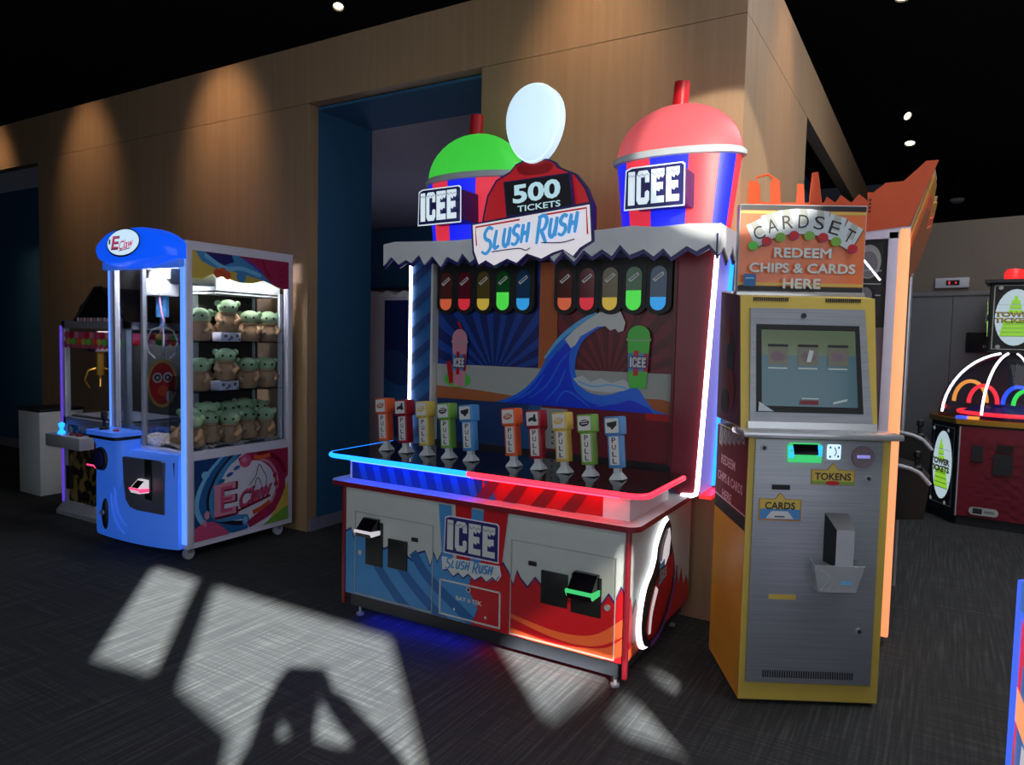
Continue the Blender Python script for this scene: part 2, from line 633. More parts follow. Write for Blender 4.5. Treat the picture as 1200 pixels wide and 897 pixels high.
BR = {'S': [[(1, .9), (.5, 1), (.1, .8), (.25, .58), (.75, .45), (.85, .2), (.4, .0), (-.15, .12)]], 'L': [[(.2, 1), (.0, .05), (.75, .12)]],
      'U': [[(.12, 1), (.0, .3), (.25, .02), (.65, .15), (.9, 1)], [(.9, 1), (.82, .0)]], 'H': [[(.15, 1), (.0, 0)], [(.95, 1.05), (.82, -.02)], [(0, .45), (.95, .56)]],
      'R': [[(.15, 1), (0, -.02)], [(-.05, .95), (.6, 1), (.9, .78), (.65, .5), (.1, .46)], [(.35, .5), (1.0, -.05)]]}


def brush(a, cx, cy, w, h, m, rot=0):
    s1 = 'SLUSH RUSH'
    big = {0, 6}
    adv = [(.125 if i in big else .092) if ch != ' ' else .06 for i, ch in enumerate(s1)]
    tot = sum(adv)
    x = -.5
    c_, s_ = cos(rot), sin(rot)
    for i, ch in enumerate(s1):
        if ch != ' ':
            hh = h * (1.15 if i in big else .82)
            y0 = -h / 2 + (0 if i in big else h * .16)
            cw = adv[i] / tot * w * .74
            for st in BR[ch]:
                P = smoothp([(x * w + p[0] * cw + p[1] * hh * .2, y0 + p[1] * hh) for p in st], 4)
                P = [(cx + p[0] * c_ - p[1] * s_, cy + p[0] * s_ + p[1] * c_) for p in P]
                n = len(P)
                a.stroke(P, [h * .15 * (.75 + .5 * sin(pi * (.15 + .8 * k / (n - 1)))) for k in range(n)], m)
        x += adv[i] / tot

# ================================================================== the setting
YW = 4.05
struct('floor', MB().add([(-16, -1.3, 0), (6, -1.3, 0), (6, 17, 0), (-16, 17, 0)], [(0, 1, 2, 3)]), 'carpet')
struct('ceiling', MB().box(-16, 6, -1.3, 17, 5.0, 5.1), 'ceiling')
w = MB()
w.box(-8.35, -4.32, YW, YW + .1, 0, 3.387)
w.box(-2.69, -.975, YW, YW + .1, 0, 3.387)
struct('wall_back', w, 'wood')
struct('wall_back_header', MB().box(-16, -.975, YW, YW + .1, 3.391, 3.84).box(-16, -8.35, YW, YW + .1, 3.36, 3.3895), 'wood')
struct('trim_1', MB().box(-4.318, -4.300, YW - .004, YW + .1, 0, 3.386), 'wood')
# recess on the far left
struct('wall_recess', MB().box(-16, -8.36, 4.75, 4.85, 0, 3.36).box(-8.352, -8.345, YW + .101, 4.75, 0, 3.36), 'teal_wall')
struct('baseboard_left', MB().box(-16, -8.36, 4.73, 4.749, 0, .11), 'baseboard')
# reveal of the opening into the back room
rv = MB()
rv.box(-4.40, -4.302, YW + .101, 4.78, 0, 3.386)
rv.box(-4.302, -2.69, YW + .101, 4.78, 3.365, 3.386)
rv.box(-2.69, -2.60, YW + .101, 4.78, 0, 3.386)
struct('wall_reveal', rv, 'teal_wall')
struct('baseboard_reveal', MB().box(-4.301, -4.285, YW + .02, 4.78, 0, .10), 'baseboard')
struct('wall_room_left', MB().box(-9.1, -9.0, 4.9, 13, 0, 3.4), 'baseboard')
struct('wall_room_back', MB().box(-9, -1.2, 13, 13.1, 0, 3.4), 'teal_wall')
struct('ceiling_room', MB().box(-9, -1.35, 4.8, 13, 3.41, 3.45), 'baseboard')
struct('wall_room_panel', MB().box(-9, -4.5, 9.2, 9.3, 0, 2.35), 'brown')
struct('wall_room_bulkhead', MB().box(-9, -1.4, 9.4, 9.6, 2.4, 3.4), 'teal_wall')
# right flank of the plywood volume
fl = MB()
fl.box(-1.075, -.975, YW + .1, 6.1, 0, 3.387)
fl.box(-1.075, -.975, 11.5, 14, 0, 3.387)
fl.box(-1.075, -.975, YW + .1, 14, 3.391, 3.84)
struct('wall_flank', fl, 'wood')
struct('wall_flank_recess', MB().box(-1.35, -1.3, 6.1, 11.5, 0, 3.39).box(-1.3, -1.08, 6.09, 6.1, 0, 3.39), 'teal_wall')
# lift lobby wall
lobby = Matrix.Translation((-.15, 8.6, 0)) @ Matrix.Rotation(radians(-15), 4, 'Z')


def lob(name, mb, m, smooth=False):
    return struct(name, mb.xf(lobby), m, smooth)


lob('wall_lobby', MB().box(-1.2, 4.5, .02, .12, 0, 2.88), 'beige')
lob('trim_2', MB().box(-.9, 4.5, -.02, .02, 2.13, 2.17), 'lift_steel')
lob('door_1', MB().box(-.9, .268, -.005, .018, 0, 2.13), 'lift_steel')
lob('door_2', MB().box(.273, 1.35, -.005, .018, 0, 2.13), 'lift_steel')
struct('wall_far', MB().box(-1, 6, 16.8, 16.9, 0, 5), 'ceiling')
struct('wall_right', MB().box(5.2, 5.3, -1.3, 16, 0, 5), 'dark')

# storefront wall behind the photographer, its openings shaped to cast the sun patches
holes = [
    [(-.17, 2.10), (.27, 2.14), (.27, 2.745), (-.17, 2.745)],
    [(.475, 2.13), (.85, 2.05), (.85, .3), (1.876, .3), (1.876, 2.745), (.475, 2.745)],
    [(2.69, 2.58), (3.30, 2.945), (2.69, 2.945)],
    [(2.69, 2.955), (3.30, 2.955), (3.30, 3.50), (2.69, 2.99)],
    [(3.055, 2.64), (3.316, 2.635), (3.31, 2.82)],
    [(3.60, 2.97), (3.74, 2.93), (3.66, 3.03)],
    [(4.14, 3.03), (4.17, 3.00), (4.30, 2.86), (4.24, 2.87)],
    [(3.75, 2.89), (3.79, 2.83), (3.90, 2.72), (3.86, 2.74)],
]
bm = bmesh.new()
for loop in [[(-16, 0), (5.2, 0), (5.2, 5), (-16, 5)]] + holes:
    vs = [bm.verts.new((p[0], -1.2, p[1])) for p in loop]
    for i in range(len(vs)):
        bm.edges.new((vs[i - 1], vs[i]))
bmesh.ops.triangle_fill(bm, edges=list(bm.edges), use_beauty=True)
for f in [f for f in bm.faces]:
    c = f.calc_center_median()
    for h in holes:
        inside = False
        for i in range(len(h)):
            (xa, za), (xb, zb) = h[i - 1], h[i]
            if (za > c.z) != (zb > c.z) and c.x < (xb - xa) * (c.z - za) / (zb - za) + xa:
                inside = not inside
        if inside:
            bm.faces.remove(f)
            break
wf = MB()
wf.bm(bm)
struct('wall_front', wf, 'dark')
for i, h in enumerate(holes):
    g = MB().prism(h, (0, -1.215, 0), (1, 0, 0), (0, 0, 1), .006)
    o = struct(f'window_{i + 1}', g, 'glass' if i != 3 else 'tinted_glass')


# ================================================================== slush arcade machine
sl = thing('arcade_machine', 'wide red and blue slush arcade game topped by two giant cups', 'arcade game', (-1.985, 2.96, 0), radians(.6))
MBx = MB
# cabinet body
b = MB().box(-.845, .845, 0, .985, .14, .755)
a = Art((0, -.0008, 0), (1, 0, 0), (0, 0, 1), clip=(-.842, .842, .142, .754))
cab = b.build('cabinet', 'panel_white', sl, smooth=False)
wl = [(-.845, .10)] + [(-.845, .49), (-.80, .52), (-.775, .47), (-.74, .525), (-.70, .50), (-.64, .53), (-.56, .44), (-.50, .47), (-.36, .41), (-.33, .455), (-.28, .475), (-.245, .40), (-.222, .475), (-.20, .43), (-.17, .49), (-.14, .46), (-.05, .46), (0, .40), (.02, .33), (.06, .24), (-.02, .10)]
a.poly(wl, 'navy')
a.poly([(p[0], p[1] - .012 if p[1] > .2 else p[1]) for p in wl], 'blue')
for x0, x1, x2 in ((-.66, -.60, -.44), (-.50, -.42, -.22), (-.36, -.25, .0)):
    a.stroke(smoothp([(x0, .45), (x1, .33), (x2, .17), (x2 + .12, .10)]), [.055] * 19, 'blue_mid')
wr = [(0, .10), (.06, .24), (.0, .33), (.02, .42), (.10, .44), (.16, .43), (.20, .50), (.235, .455), (.26, .40), (.28, .475), (.30, .44), (.34, .405), (.38, .46), (.42, .425), (.47, .41), (.56, .44), (.66, .40), (.72, .39), (.76, .455), (.79, .42), (.82, .50), (.85, .44), (.85, .10)]
a.poly(wr, 'navy')
a.poly([(p[0], p[1] - .012 if p[1] > .2 else p[1]) for p in wr], 'red')
for pts, mm in (([(.25, .30), (.45, .25), (.65, .26), (.86, .40)], 'red'), ([(.25, .24), (.5, .20), (.7, .22), (.86, .33)], 'orange'), ([(.25, .17), (.5, .14), (.75, .17), (.86, .24)], 'orange')):
    P = smoothp(pts)
    a.stroke(P, [.02 + .05 * i / len(P) for i in range(len(P))], mm)
# cup emblem with the wordmark
for k, (u0, u1, v) in enumerate(((-.195, -.115, .735), (-.088, .012, .752), (.012, .10, .735), (.085, .225, .752))):
    t = lambda u, z: (u * (.82 + .18 * (z - .40) / .35), z)
    a.poly([t(u0, .42), t(u1, .42), t(u1, v), t(u0, v)], 'blue' if k % 2 == 0 else 'red')
icee(a, .01, .585, .29, .155, 'white', 'navy', 'lavender')
pl = [(-.155, .465), (.175, .475), (.185, .43), (.165, .40), (.145, .415), (.11, .385), (.08, .408), (.04, .38), (.0, .405), (-.03, .378), (-.06, .40), (-.09, .375), (-.125, .405), (-.15, .40)]
a.poly([(p[0] * 1.06, p[1] * 1.06 - .027) for p in pl], 'lavender')
a.poly([(p[0], p[1] - .008) for p in pl], 'navy')
a.poly(pl, 'white')
brush(a, .005, .438, .29, .05, 'blue', radians(2))
a.build('printed_front', cab)
a = Art((.8458, 0, 0), (0, 1, 0), (0, 0, 1), clip=(.02, .985, .142, .75))
wv = [(0, .10)] + [(0, .40), (.05, .44), (.08, .36), (.12, .41), (.16, .33)] + [(.56, .36), (.60, .44), (.63, .34), (.67, .46), (.70, .31), (.75, .39), (.79, .28), (.83, .37), (.88, .25), (.93, .30), (.99, .22), (.99, .10)]
a.poly(wv, 'dark_red')
a.poly([(p[0], p[1] - .012) for p in wv], 'red')
a.stroke(smoothp([(0, .16), (.2, .18), (.4, .14), (.6, .18)]), .05, 'orange')
a.build('printed_side', cab)
for x in (-.847, .847):
    MB().box(x - .011, x + .011, -.012, .012, .075, .756, bev=.004).build('edge_molding', 'molding', cab)
MB().box(-.815, .815, .018, .96, .065, .14).build('kick_plate', 'dark', sl, smooth=False)
for x in (-.78, .78):
    for y in (.06, .9):
        MB().lathe([(.022, 0), (.022, .012), (.008, .016), (.008, .066)], (x, y, 0), 12).build('leveling_foot', 'chrome', sl)
MB().tube([(-.70, .05, .058), (.0, .05, .058)], .006).build('underglow_strip', 'led_under_blue', sl)
MB().tube([(.03, .05, .058), (.74, .05, .058)], .005).build('underglow_strip', 'led_red_strong', sl)


def cab_door(x0, x1, z0, z1, lockx, holex):
    d = MB().box(x0, x1, -.006, -.0045, z0, z1)
    e = MB()
    for q in ((x0, x1, z1 - .003, z1), (x0, x1, z0, z0 + .006), (x0, x0 + .004, z0, z1), (x1 - .004, x1, z0, z1)):
        e.box(q[0], q[1], -.007, -.0025, q[2], q[3])
    o = e.build('service_door', 'ash', sl, smooth=False)
    MB().tube([(lockx, -.002, z0 + .24), (lockx, -.014, z0 + .24)], .014, 16).build('lock', 'chrome', o)
    MB().box(holex - .022, holex + .022, -.009, -.003, .51, .532, bev=.004).build('finger_pull', 'black', o)


cab_door(-.765, -.225, .15, .615, -.722, -.345)
cab_door(.245, .795, .148, .62, .757, .365)


def reader(parent, x, y, z, light, s=1.0, cap='gloss_black', screen='gloss_black'):
    """swipe reader: sloping hood with a black screen and a glowing collar"""
    m = MB().prism([(0, -.045), (-.075, -.04), (-.085, -.012), (-.02, .05), (0, .05)], (x + .052 * s, y, z), (0, s, 0), (0, 0, s), .104 * s)
    m.xf(Matrix.Identity(4))
    o = m.build('card_reader', cap, parent)
    MB().prism([(-.002, -.035), (-.072, -.034), (-.088, -.010), (-.086, -.002), (-.002, -.012)], (x + .057 * s, y, z), (0, s, 0), (0, 0, s), .114 * s).build('light_collar', light, o)
    a_ = Art((x, y - .087 * s, z - .010 * s), (1, 0, 0), (0, .73, .68), step=.001)
    a_.rect(-.04 * s, .04 * s, .012 * s, .078 * s, screen)
    a_.build('reader_screen', o)
    return o


for x0, x1, z0, z1 in ((-.685, -.565, .33, .575), (-.525, -.395, .34, .50), (.415, .555, .34, .50), (.575, .725, .33, .515)):
    MB().box(x0, x1, -.010, -.002, z0, z1, bev=.002).build('ticket_slot_panel', 'black', sl)
reader(sl, -.635, -.008, .545, 'sign_pale', 1.0)
reader(sl, .655, -.008, .475, 'led_green', 1.15)
# ticket box
bx = MB()
for q in ((-.178, .192, .338, .345), (-.178, .192, .158, .165), (-.178, -.171, .158, .345), (.185, .192, .158, .345)):
    bx.box(q[0], q[1], -.010, -.002, q[2], q[3])
tb = bx.build('ticket_door', 'white', sl, smooth=False)
a = Art((0, -.003, 0), (1, 0, 0), (0, 0, 1))
a.text('BAY', -.045, .262, .062, .022, 'white', .02)
a.ell(.004, .260, .009, .009, 'white')
a.ell(.004, .260, .005, .005, 'red')
a.text('TEK', .052, .262, .06, .022, 'white', .02)
a.ell(.0, .318, .014, .014, 'silver')
a.ell(.0, .318, .008, .008, 'dark')
a.ell(-.085, .20, .006, .008, 'white')
a.ell(.105, .197, .006, .008, 'white')
a.build('maker_mark', tb)


def rounded(x0, x1, y0, y1, r, front_only=True, n=6):
    pts = [(x1, y1), (x0, y1)]
    pts += [(x0 + r - r * cos(pi / 2 * i / n), y0 + r - r * sin(pi / 2 * i / n)) for i in range(n + 1)]
    pts += [(x1 - r + r * sin(pi / 2 * i / n), y0 + r - r * cos(pi / 2 * i / n)) for i in range(n + 1)]
    return pts


sh = MB().prism(rounded(-.925, .905, -.055, 1.0, .06), (0, 0, .785), (1, 0, 0), (0, 1, 0), .026, 0, 1)
sh.build('lower_shelf', ['snow', 'molding'], sl)
MB().box(-.85, .83, .045, .60, .785, .905).build('riser', 'snow', sl, smooth=False)
a = Art((0, .0445, 0), (1, 0, 0), (0, 0, 1), clip=(-.835, .70, .787, .903))
a.rect(-.85, 0.04, .785, .905, 'blue_deep')
a.rect(0.04, .71, .785, .905, 'red')
for i in range(9):
    u = -.80 + i * .105
    a.poly([(u, .905), (u + .045, .905), (u + .085, .785), (u + .04, .785)], 'blue_mid')
for i in range(4):
    u = .1 + i * .16
    a.poly([(u, .905), (u + .06, .905), (u - .02, .785), (u - .10, .785)], 'dark_red')
a.build('riser_print', sl)
ct = MB().prism(rounded(-.965, .925, -.03, .56, .075), (0, 0, .93), (1, 0, 0), (0, 1, 0), .024)
ct.build('countertop', 'gloss_black', sl)
rim = rounded(-.968, .928, -.033, .56, .077)
Lp = [(x, y, .918) for x, y in rim[1:9]] + [(.0, -.033, .918)]
Rp = [(.0, -.033, .918)] + [(x, y, .918) for x, y in rim[9:]] + [(.928, .53, .918)]
MB().tube(Lp, .013, 10).build('counter_light_strip', 'led_blue', sl, label='glowing blue strip round the left half of the counter edge')
MB().tube(Rp, .013, 10).build('counter_light_strip', 'led_red', sl, label='glowing red strip round the right half of the counter edge')


MB().tube([(-.80, -.004, .8985), (.0, -.004, .8985)], .006, 8).build('riser_glow_strip', 'led_under_blue', sl)  # hidden strip added to strengthen the blue glow on the riser
MB().tube([(.0, -.004, .8985), (.80, -.004, .8985)], .006, 8).build('riser_glow_strip', 'led_red_strong', sl)  # hidden strip added for the red half of the riser glow


def pull_handle(x, col, seed):
    y, tilt = .235, radians(6)
    mtx = Matrix.Translation((x, y, .93)) @ Matrix.Rotation(-radians(7), 4, 'Y') @ Matrix.Rotation(-radians(4), 4, 'X')
    m = MB()
    m.box(-.034, .034, -.030, .030, .056, .235, bev=.005)
    m.box(-.044, .044, -.040, .042, .215, .305, bev=.008)
    m.xf(mtx)
    o = m.build('pull_handle', col, sl)
    f = MB().lathe([(.048, 0), (.044, .010), (.022, .035), (.022, .062)], seg=4)
    f.xf(mtx @ Matrix.Rotation(radians(45), 4, 'Z'))
    f.build('handle_foot', 'frost', o, smooth=False)
    a_ = Art((0, -.031, 0), (1, 0, 0), (0, 0, 1))
    a_.rrect(-.024, .024, .072, .208, .003, 'white')
    for i, ch in enumerate('PULL'):
        a_.text(ch, 0, .190 - i * .033, .021, .025, 'ink', .015)
    a_.O = Vector((0, -.041, 0))
    a_.rrect(-.034, .034, .226, .296, .004, 'white')
    r = random.Random(seed)
    if seed % 5 == 1:
        a_.poly([(-.025, .245), (-.02, .265), (.005, .27), (.01, .285), (.02, .282), (.02, .265), (.026, .25), (.015, .243), (0, .252)], 'ink')
    elif seed % 5 == 4:
        a_.poly([(-.026, .275), (.026, .283), (.024, .262), (.0, .24), (-.012, .255), (-.024, .257)], 'ink')
    else:
        a_.ell(0, .262, .027, .016, ['clay', 'ink', 'yellow', 'ink', 'ink'][seed % 5], rot=.15)
        a_.stroke([(-.018, .268), (.018, .272)], .004, 'white')
        a_.stroke([(-.016, .258), (.018, .261)], .004, 'white')
    a_.mb.xf(mtx)
    a_.build('pull_label', o)
    return o


cols = ['orange', 'red', 'yellow', 'green', 'blue']
M['handle_red'] = mat('handle_red', (150, 22, 38), .35)
cols[1] = 'handle_red'
for i, x in enumerate((-.745, -.60, -.45, -.30, -.155, .115, .26, .41, .55, .695)):
    pull_handle(x, cols[i % 5], i % 5)

# back wall of the stage: mural, splash panel, flavour tubes
YB = .79
MB().box(-.80, .80, YB, YB + .05, .80, 2.06).build('back_panel', 'dark', sl, smooth=False)
a = Art((0, YB - .001, 0), (1, 0, 0), (0, 0, 1), clip=(-.785, .785, 1.205, 2.05), step=.0005)
a.clip = (-.785, -.045, 1.40, 2.05)
a.rect(-.785, -.045, 1.40, 2.06, 'ray_deep')
c = (-.36, 1.36)
for i in range(24):
    t0 = radians(2 + i * 15)
    if sin(t0) > -.2:
        a.poly([c, (c[0] + 1.2 * cos(t0), c[1] + 1.2 * sin(t0)), (c[0] + 1.2 * cos(t0 + radians(7)), c[1] + 1.2 * sin(t0 + radians(7)))], 'ray_blue')
a.clip = (.075, .785, 1.40, 2.05)
a.rect(-.045, .80, 1.40, 2.06, 'ray_red')
c = (.40, 1.36)
for i in range(24):
    t0 = radians(2 + i * 15)
    if sin(t0) > -.2:
        a.poly([c, (c[0] + 1.2 * cos(t0), c[1] + 1.2 * sin(t0)), (c[0] + 1.2 * cos(t0 + radians(7)), c[1] + 1.2 * sin(t0 + radians(7)))], 'ray_wine')
a.clip = (-.785, .785, 1.205, 2.05)
a.rect(-.045, .075, 1.40, 2.06, 'clay')
for i in range(7):
    a.stroke([(-.04 + .018 * i, 1.40), (-.035 + .017 * i, 2.06)], .003, 'orange')
a.rect(-.80, .80, 1.20, 1.425, 'ash')
a.poly([(-.80, 1.19), (-.80, 1.285), (-.62, 1.28), (-.45, 1.27), (-.2, 1.25), (.1, 1.24), (.5, 1.26), (.62, 1.285), (.72, 1.285), (.80, 1.27), (.80, 1.19)], 'clay')
# wave
wave = [(-.42, 1.19), (-.30, 1.215), (-.16, 1.28), (-.05, 1.38), (.02, 1.50), (.10, 1.60), (.20, 1.67), (.30, 1.73), (.40, 1.75), (.42, 1.70), (.33, 1.66), (.25, 1.60), (.21, 1.52), (.20, 1.42), (.24, 1.33), (.33, 1.29), (.44, 1.30), (.52, 1.345), (.58, 1.34), (.63, 1.28), (.67, 1.23), (.70, 1.19)]
a.poly(smoothp(wave + wave[:1], 4)[:-1], 'wave_mid')
inner = [(-.30, 1.19), (-.14, 1.265), (-.03, 1.38), (.05, 1.49), (.13, 1.57), (.18, 1.60), (.16, 1.50), (.17, 1.40), (.21, 1.30), (.32, 1.235), (.45, 1.24), (.55, 1.27), (.62, 1.19)]
a.poly(smoothp(inner + inner[:1], 4)[:-1], 'wave')
for P in ([(-.10, 1.24), (.02, 1.33), (.10, 1.46), (.16, 1.53)], [(.0, 1.23), (.09, 1.32), (.14, 1.43)], [(.08, 1.22), (.15, 1.30), (.30, 1.215)], [(.34, 1.22), (.46, 1.255), (.56, 1.30)], [(-.22, 1.21), (-.08, 1.29), (.0, 1.39)]):
    P = smoothp(P)
    a.stroke(P, [.004 + .008 * sin(pi * i / len(P)) for i in range(len(P))], 'wave_mid')
a.stroke(smoothp([(.0, 1.485), (.10, 1.605), (.22, 1.69), (.33, 1.74)]), [.012 + .002 * i for i in range(19)], 'wave_light')
foam = [(.13, 1.60), (.20, 1.665), (.28, 1.72), (.34, 1.755), (.41, 1.775), (.47, 1.76), (.50, 1.70), (.49, 1.655), (.46, 1.645), (.44, 1.665), (.41, 1.655), (.38, 1.68), (.33, 1.675), (.27, 1.64), (.23, 1.62), (.20, 1.57), (.17, 1.55)]
a.poly(foam, 'white')
fo2 = [(.19, 1.375), (.25, 1.395), (.30, 1.36), (.36, 1.385), (.43, 1.36), (.50, 1.385), (.56, 1.345), (.50, 1.32), (.42, 1.305), (.31, 1.31), (.23, 1.335)]
a.poly(fo2, 'frost')
a.stroke(smoothp([(.22, 1.36), (.32, 1.335), (.42, 1.35), (.52, 1.335)]), .008, 'wave_light')


def printed_cup(cx, z0, h, w, body, straw):
    if straw:
        a.poly([(cx + .0, z0 + h), (cx + .02, z0 + h), (cx - .005, z0 + h * 1.13), (cx - .025, z0 + h * 1.13)], 'red')
    a.poly([(cx - w * .38, z0), (cx + w * .38, z0), (cx + w * .5, z0 + h * .8), (cx - w * .5, z0 + h * .8)], body)
    a.ell(cx, z0 + h * .83, w * .5, h * .17, body)
    a.rrect(cx - w * .55, cx + w * .55, z0 + h * .76, z0 + h * .8, .004, body)
    a.stroke([(cx - w * .54, z0 + h * .765), (cx + w * .54, z0 + h * .765)], .006, 'ash')
    a.poly([(cx - w * .43, z0 + h * .27), (cx + w * .43, z0 + h * .27), (cx + w * .46, z0 + h * .56), (cx - w * .46, z0 + h * .56)], 'blue')
    a.rect(cx - w * .2, cx + w * .02, z0 + h * .2, z0 + h * .6, 'red')
    a.rect(cx + w * .25, cx + w * .44, z0 + h * .27, z0 + h * .56, 'red')
    icee(a, cx, z0 + h * .415, w * .72, h * .16, 'white', 'navy')


a.ell(-.62, 1.33, .10, .05, 'lime')
printed_cup(-.605, 1.29, .36, .115, 'rose', True)
a.poly([(-.70, 1.44), (-.665, 1.45), (-.645, 1.31), (-.675, 1.30)], 'red')
printed_cup(.585, 1.34, .345, .13, 'lime', False)
a.build('mural', sl)
a = Art((0, YB - .001, 0), (1, 0, 0), (0, 0, 1))
a.rect(-.79, -.02, .932, 1.205, 'blue_deep')
a.poly([(-.25, .932), (-.02, .932), (-.02, 1.205), (-.1, 1.205)], 'blue_mid')
a.rect(-.02, .79, .932, 1.205, 'wine')
a.rrect(-.785, -.585, 1.17, 1.262, .02, 'blue_deep')
a.text('Swipe Card', -.685, 1.232, .12, .024, 'white', .01)
a.rrect(.625, .785, 1.165, 1.262, .015, 'red')
a.text('Swipe Card', .705, 1.213, .125, .026, 'white', .01)
a.rect(-.03, .15, .95, 1.19, 'ash')
a.ell(.0, 1.08, .022, .03, 'dark_red')
for i in range(6):
    for j in range(2):
        a.rect(.045 + .05 * j, .085 + .05 * j, .97 + .034 * i, .995 + .034 * i, 'silver')
        a.rect(.05 + .05 * j, .065 + .05 * j, .977 + .034 * i, .988 + .034 * i, 'dark')
a.build('splash_panel', sl)
for xs in ([-.70 + .14 * i for i in range(5)], [.135 + .139 * i for i in range(5)]):
    for i, x in enumerate(xs):
        nm = ['orange', 'red', 'yellow', 'green', 'blue'][i]
        pts = [(x - .072, 2.055), (x - .072, 1.80)] + [(x - .072 + .072 * (1 - cos(pi * k / 10)), 1.80 - .055 * sin(pi * k / 10)) for k in range(1, 10)] + [(x + .072, 1.80), (x + .072, 2.055)]
        o = MB().prism(pts, (0, YB - .045, 0), (1, 0, 0), (0, 0, 1), .044).build('flavor_tube', 'black', sl)
        cap = [(x - .045 * cos(pi * k / 10), 1.96 + .045 * sin(pi * k / 10)) for k in range(11)] + [(x + .045 * cos(pi * k / 10), 1.81 - .045 * sin(pi * k / 10)) for k in range(11)]
        MB().prism(cap, (0, YB - .052, 0), (1, 0, 0), (0, 0, 1), .006).build('tube_window', 'tube_' + nm, o)
        top = 1.875 if nm == 'green' else 1.838
        fil = [(x - .043, top), ] + [(x - .043 * cos(pi * k / 10), 1.81 - .043 * sin(pi * k / 10)) for k in range(11)] + [(x + .043, top)]
        MB().prism(fil, (0, YB - .0545, 0), (1, 0, 0), (0, 0, 1), .002).build('slush_fill', 'fill_' + nm, o)
        a = Art((x, YB - .0560, 1.945), (1, 0, 0), (0, 0, 1))
        a.poly([(-.033, -.012), (-.018, -.026), (.034, .014), (.022, .030)], 'white')
        a.stroke([(-.02, -.012), (.022, .018)], .007, 'tube_' + nm)
        a.build('flavor_tag', o)

# side wings and light bars
a = Art((0, .735, 0), (1, 0, 0), (0, 0, 1), clip=(-.97, -.805, .787, 2.09))
MB().box(-.975, -.80, .737, 1.02, .785, 2.09).build('side_wing', 'blue_mid', sl, smooth=False)
for i in range(9):
    z = .72 + i * .17
    a.poly([(-.98, z), (-.80, z + .13), (-.80, z + .20), (-.98, z + .07)], 'blue_deep')
a.build('wing_print', sl)
rw = MB().prism([(.795, .83), (.83, .79), (.945, .79), (1.0, 2.09), (.795, 2.09)], (0, .737, 0), (1, 0, 0), (0, 0, 1), .03)
rw.build('side_wing', 'wine', sl, smooth=False, label='wine red wing of the stage, wider at the top')
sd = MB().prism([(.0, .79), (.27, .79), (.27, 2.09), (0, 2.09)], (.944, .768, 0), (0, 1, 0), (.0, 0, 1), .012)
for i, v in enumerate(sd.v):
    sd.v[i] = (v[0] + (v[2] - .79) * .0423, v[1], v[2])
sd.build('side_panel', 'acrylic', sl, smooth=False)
MB().tube([(-.974, .728, .80), (-.974, .728, 2.06)], .010).build('light_bar', 'led_white', sl, label='white light bar on the left edge of the stage')
MB().tube([(.86, .730, .785), (.915, .730, .79), (.938, .728, .80), (.944, .727, .83), (1.0, .727, 2.06)], .012).build('light_bar', 'led_white', sl, label='white light bar curving along the right wing')
MB().tube([(.950, 1.03, .80), (1.006, 1.03, 2.06)], .011).build('light_bar', 'led_blue', sl, label='blue light bar at the rear edge of the stage')
MB().box(-.808, -.792, .725, .79, .93, 2.06).build('mural_trim', 'white', sl, smooth=False)
MB().box(.782, .797, .725, .79, .93, 2.06).build('mural_trim', 'ray_wine', sl, smooth=False)
MB().box(.935, 1.0, .80, 1.04, .765, .785).build('corner_light', 'led_red_dim', sl, smooth=False)

# snowy roof
MB().box(-1.03, 1.035, .56, 1.045, 2.09, 2.175).build('roof', 'snow', sl, smooth=False)
teeth = jag(-1.045, 1.05, 19, 2.035, 2.085, 5)
topl = [(1.05, 2.178), (.9, 2.186), (.75, 2.178), (.6, 2.192), (.45, 2.182), (.25, 2.176), (-.2, 2.18), (-.5, 2.17), (-.8, 2.178), (-.95, 2.184), (-1.045, 2.172)]
MB().prism([(p[0], p[1] - .022) for p in teeth] + [(1.05, 2.13), (-1.045, 2.13)], (0, .552, 0), (1, 0, 0), (0, 0, 1), .010).build('icicle_outline', 'navy', sl, smooth=False)
MB().prism(teeth + topl, (0, .538, 0), (1, 0, 0), (0, 0, 1), .013).build('icicle_fascia', 'snow', sl, smooth=False)
teeth = jag(.535, 1.05, 3, 2.03, 2.085, 9)
MB().prism([(p[0], p[1] - .022) for p in teeth] + [(1.05, 2.13), (.535, 2.13)], (1.051, 0, 0), (0, 1, 0), (0, 0, 1), .008).build('icicle_outline', 'navy', sl, smooth=False)
MB().prism(teeth + [(1.05, 2.175), (.535, 2.178)], (1.062, 0, 0), (0, 1, 0), (0, 0, 1), .010).build('icicle_fascia', 'snow', sl, smooth=False)


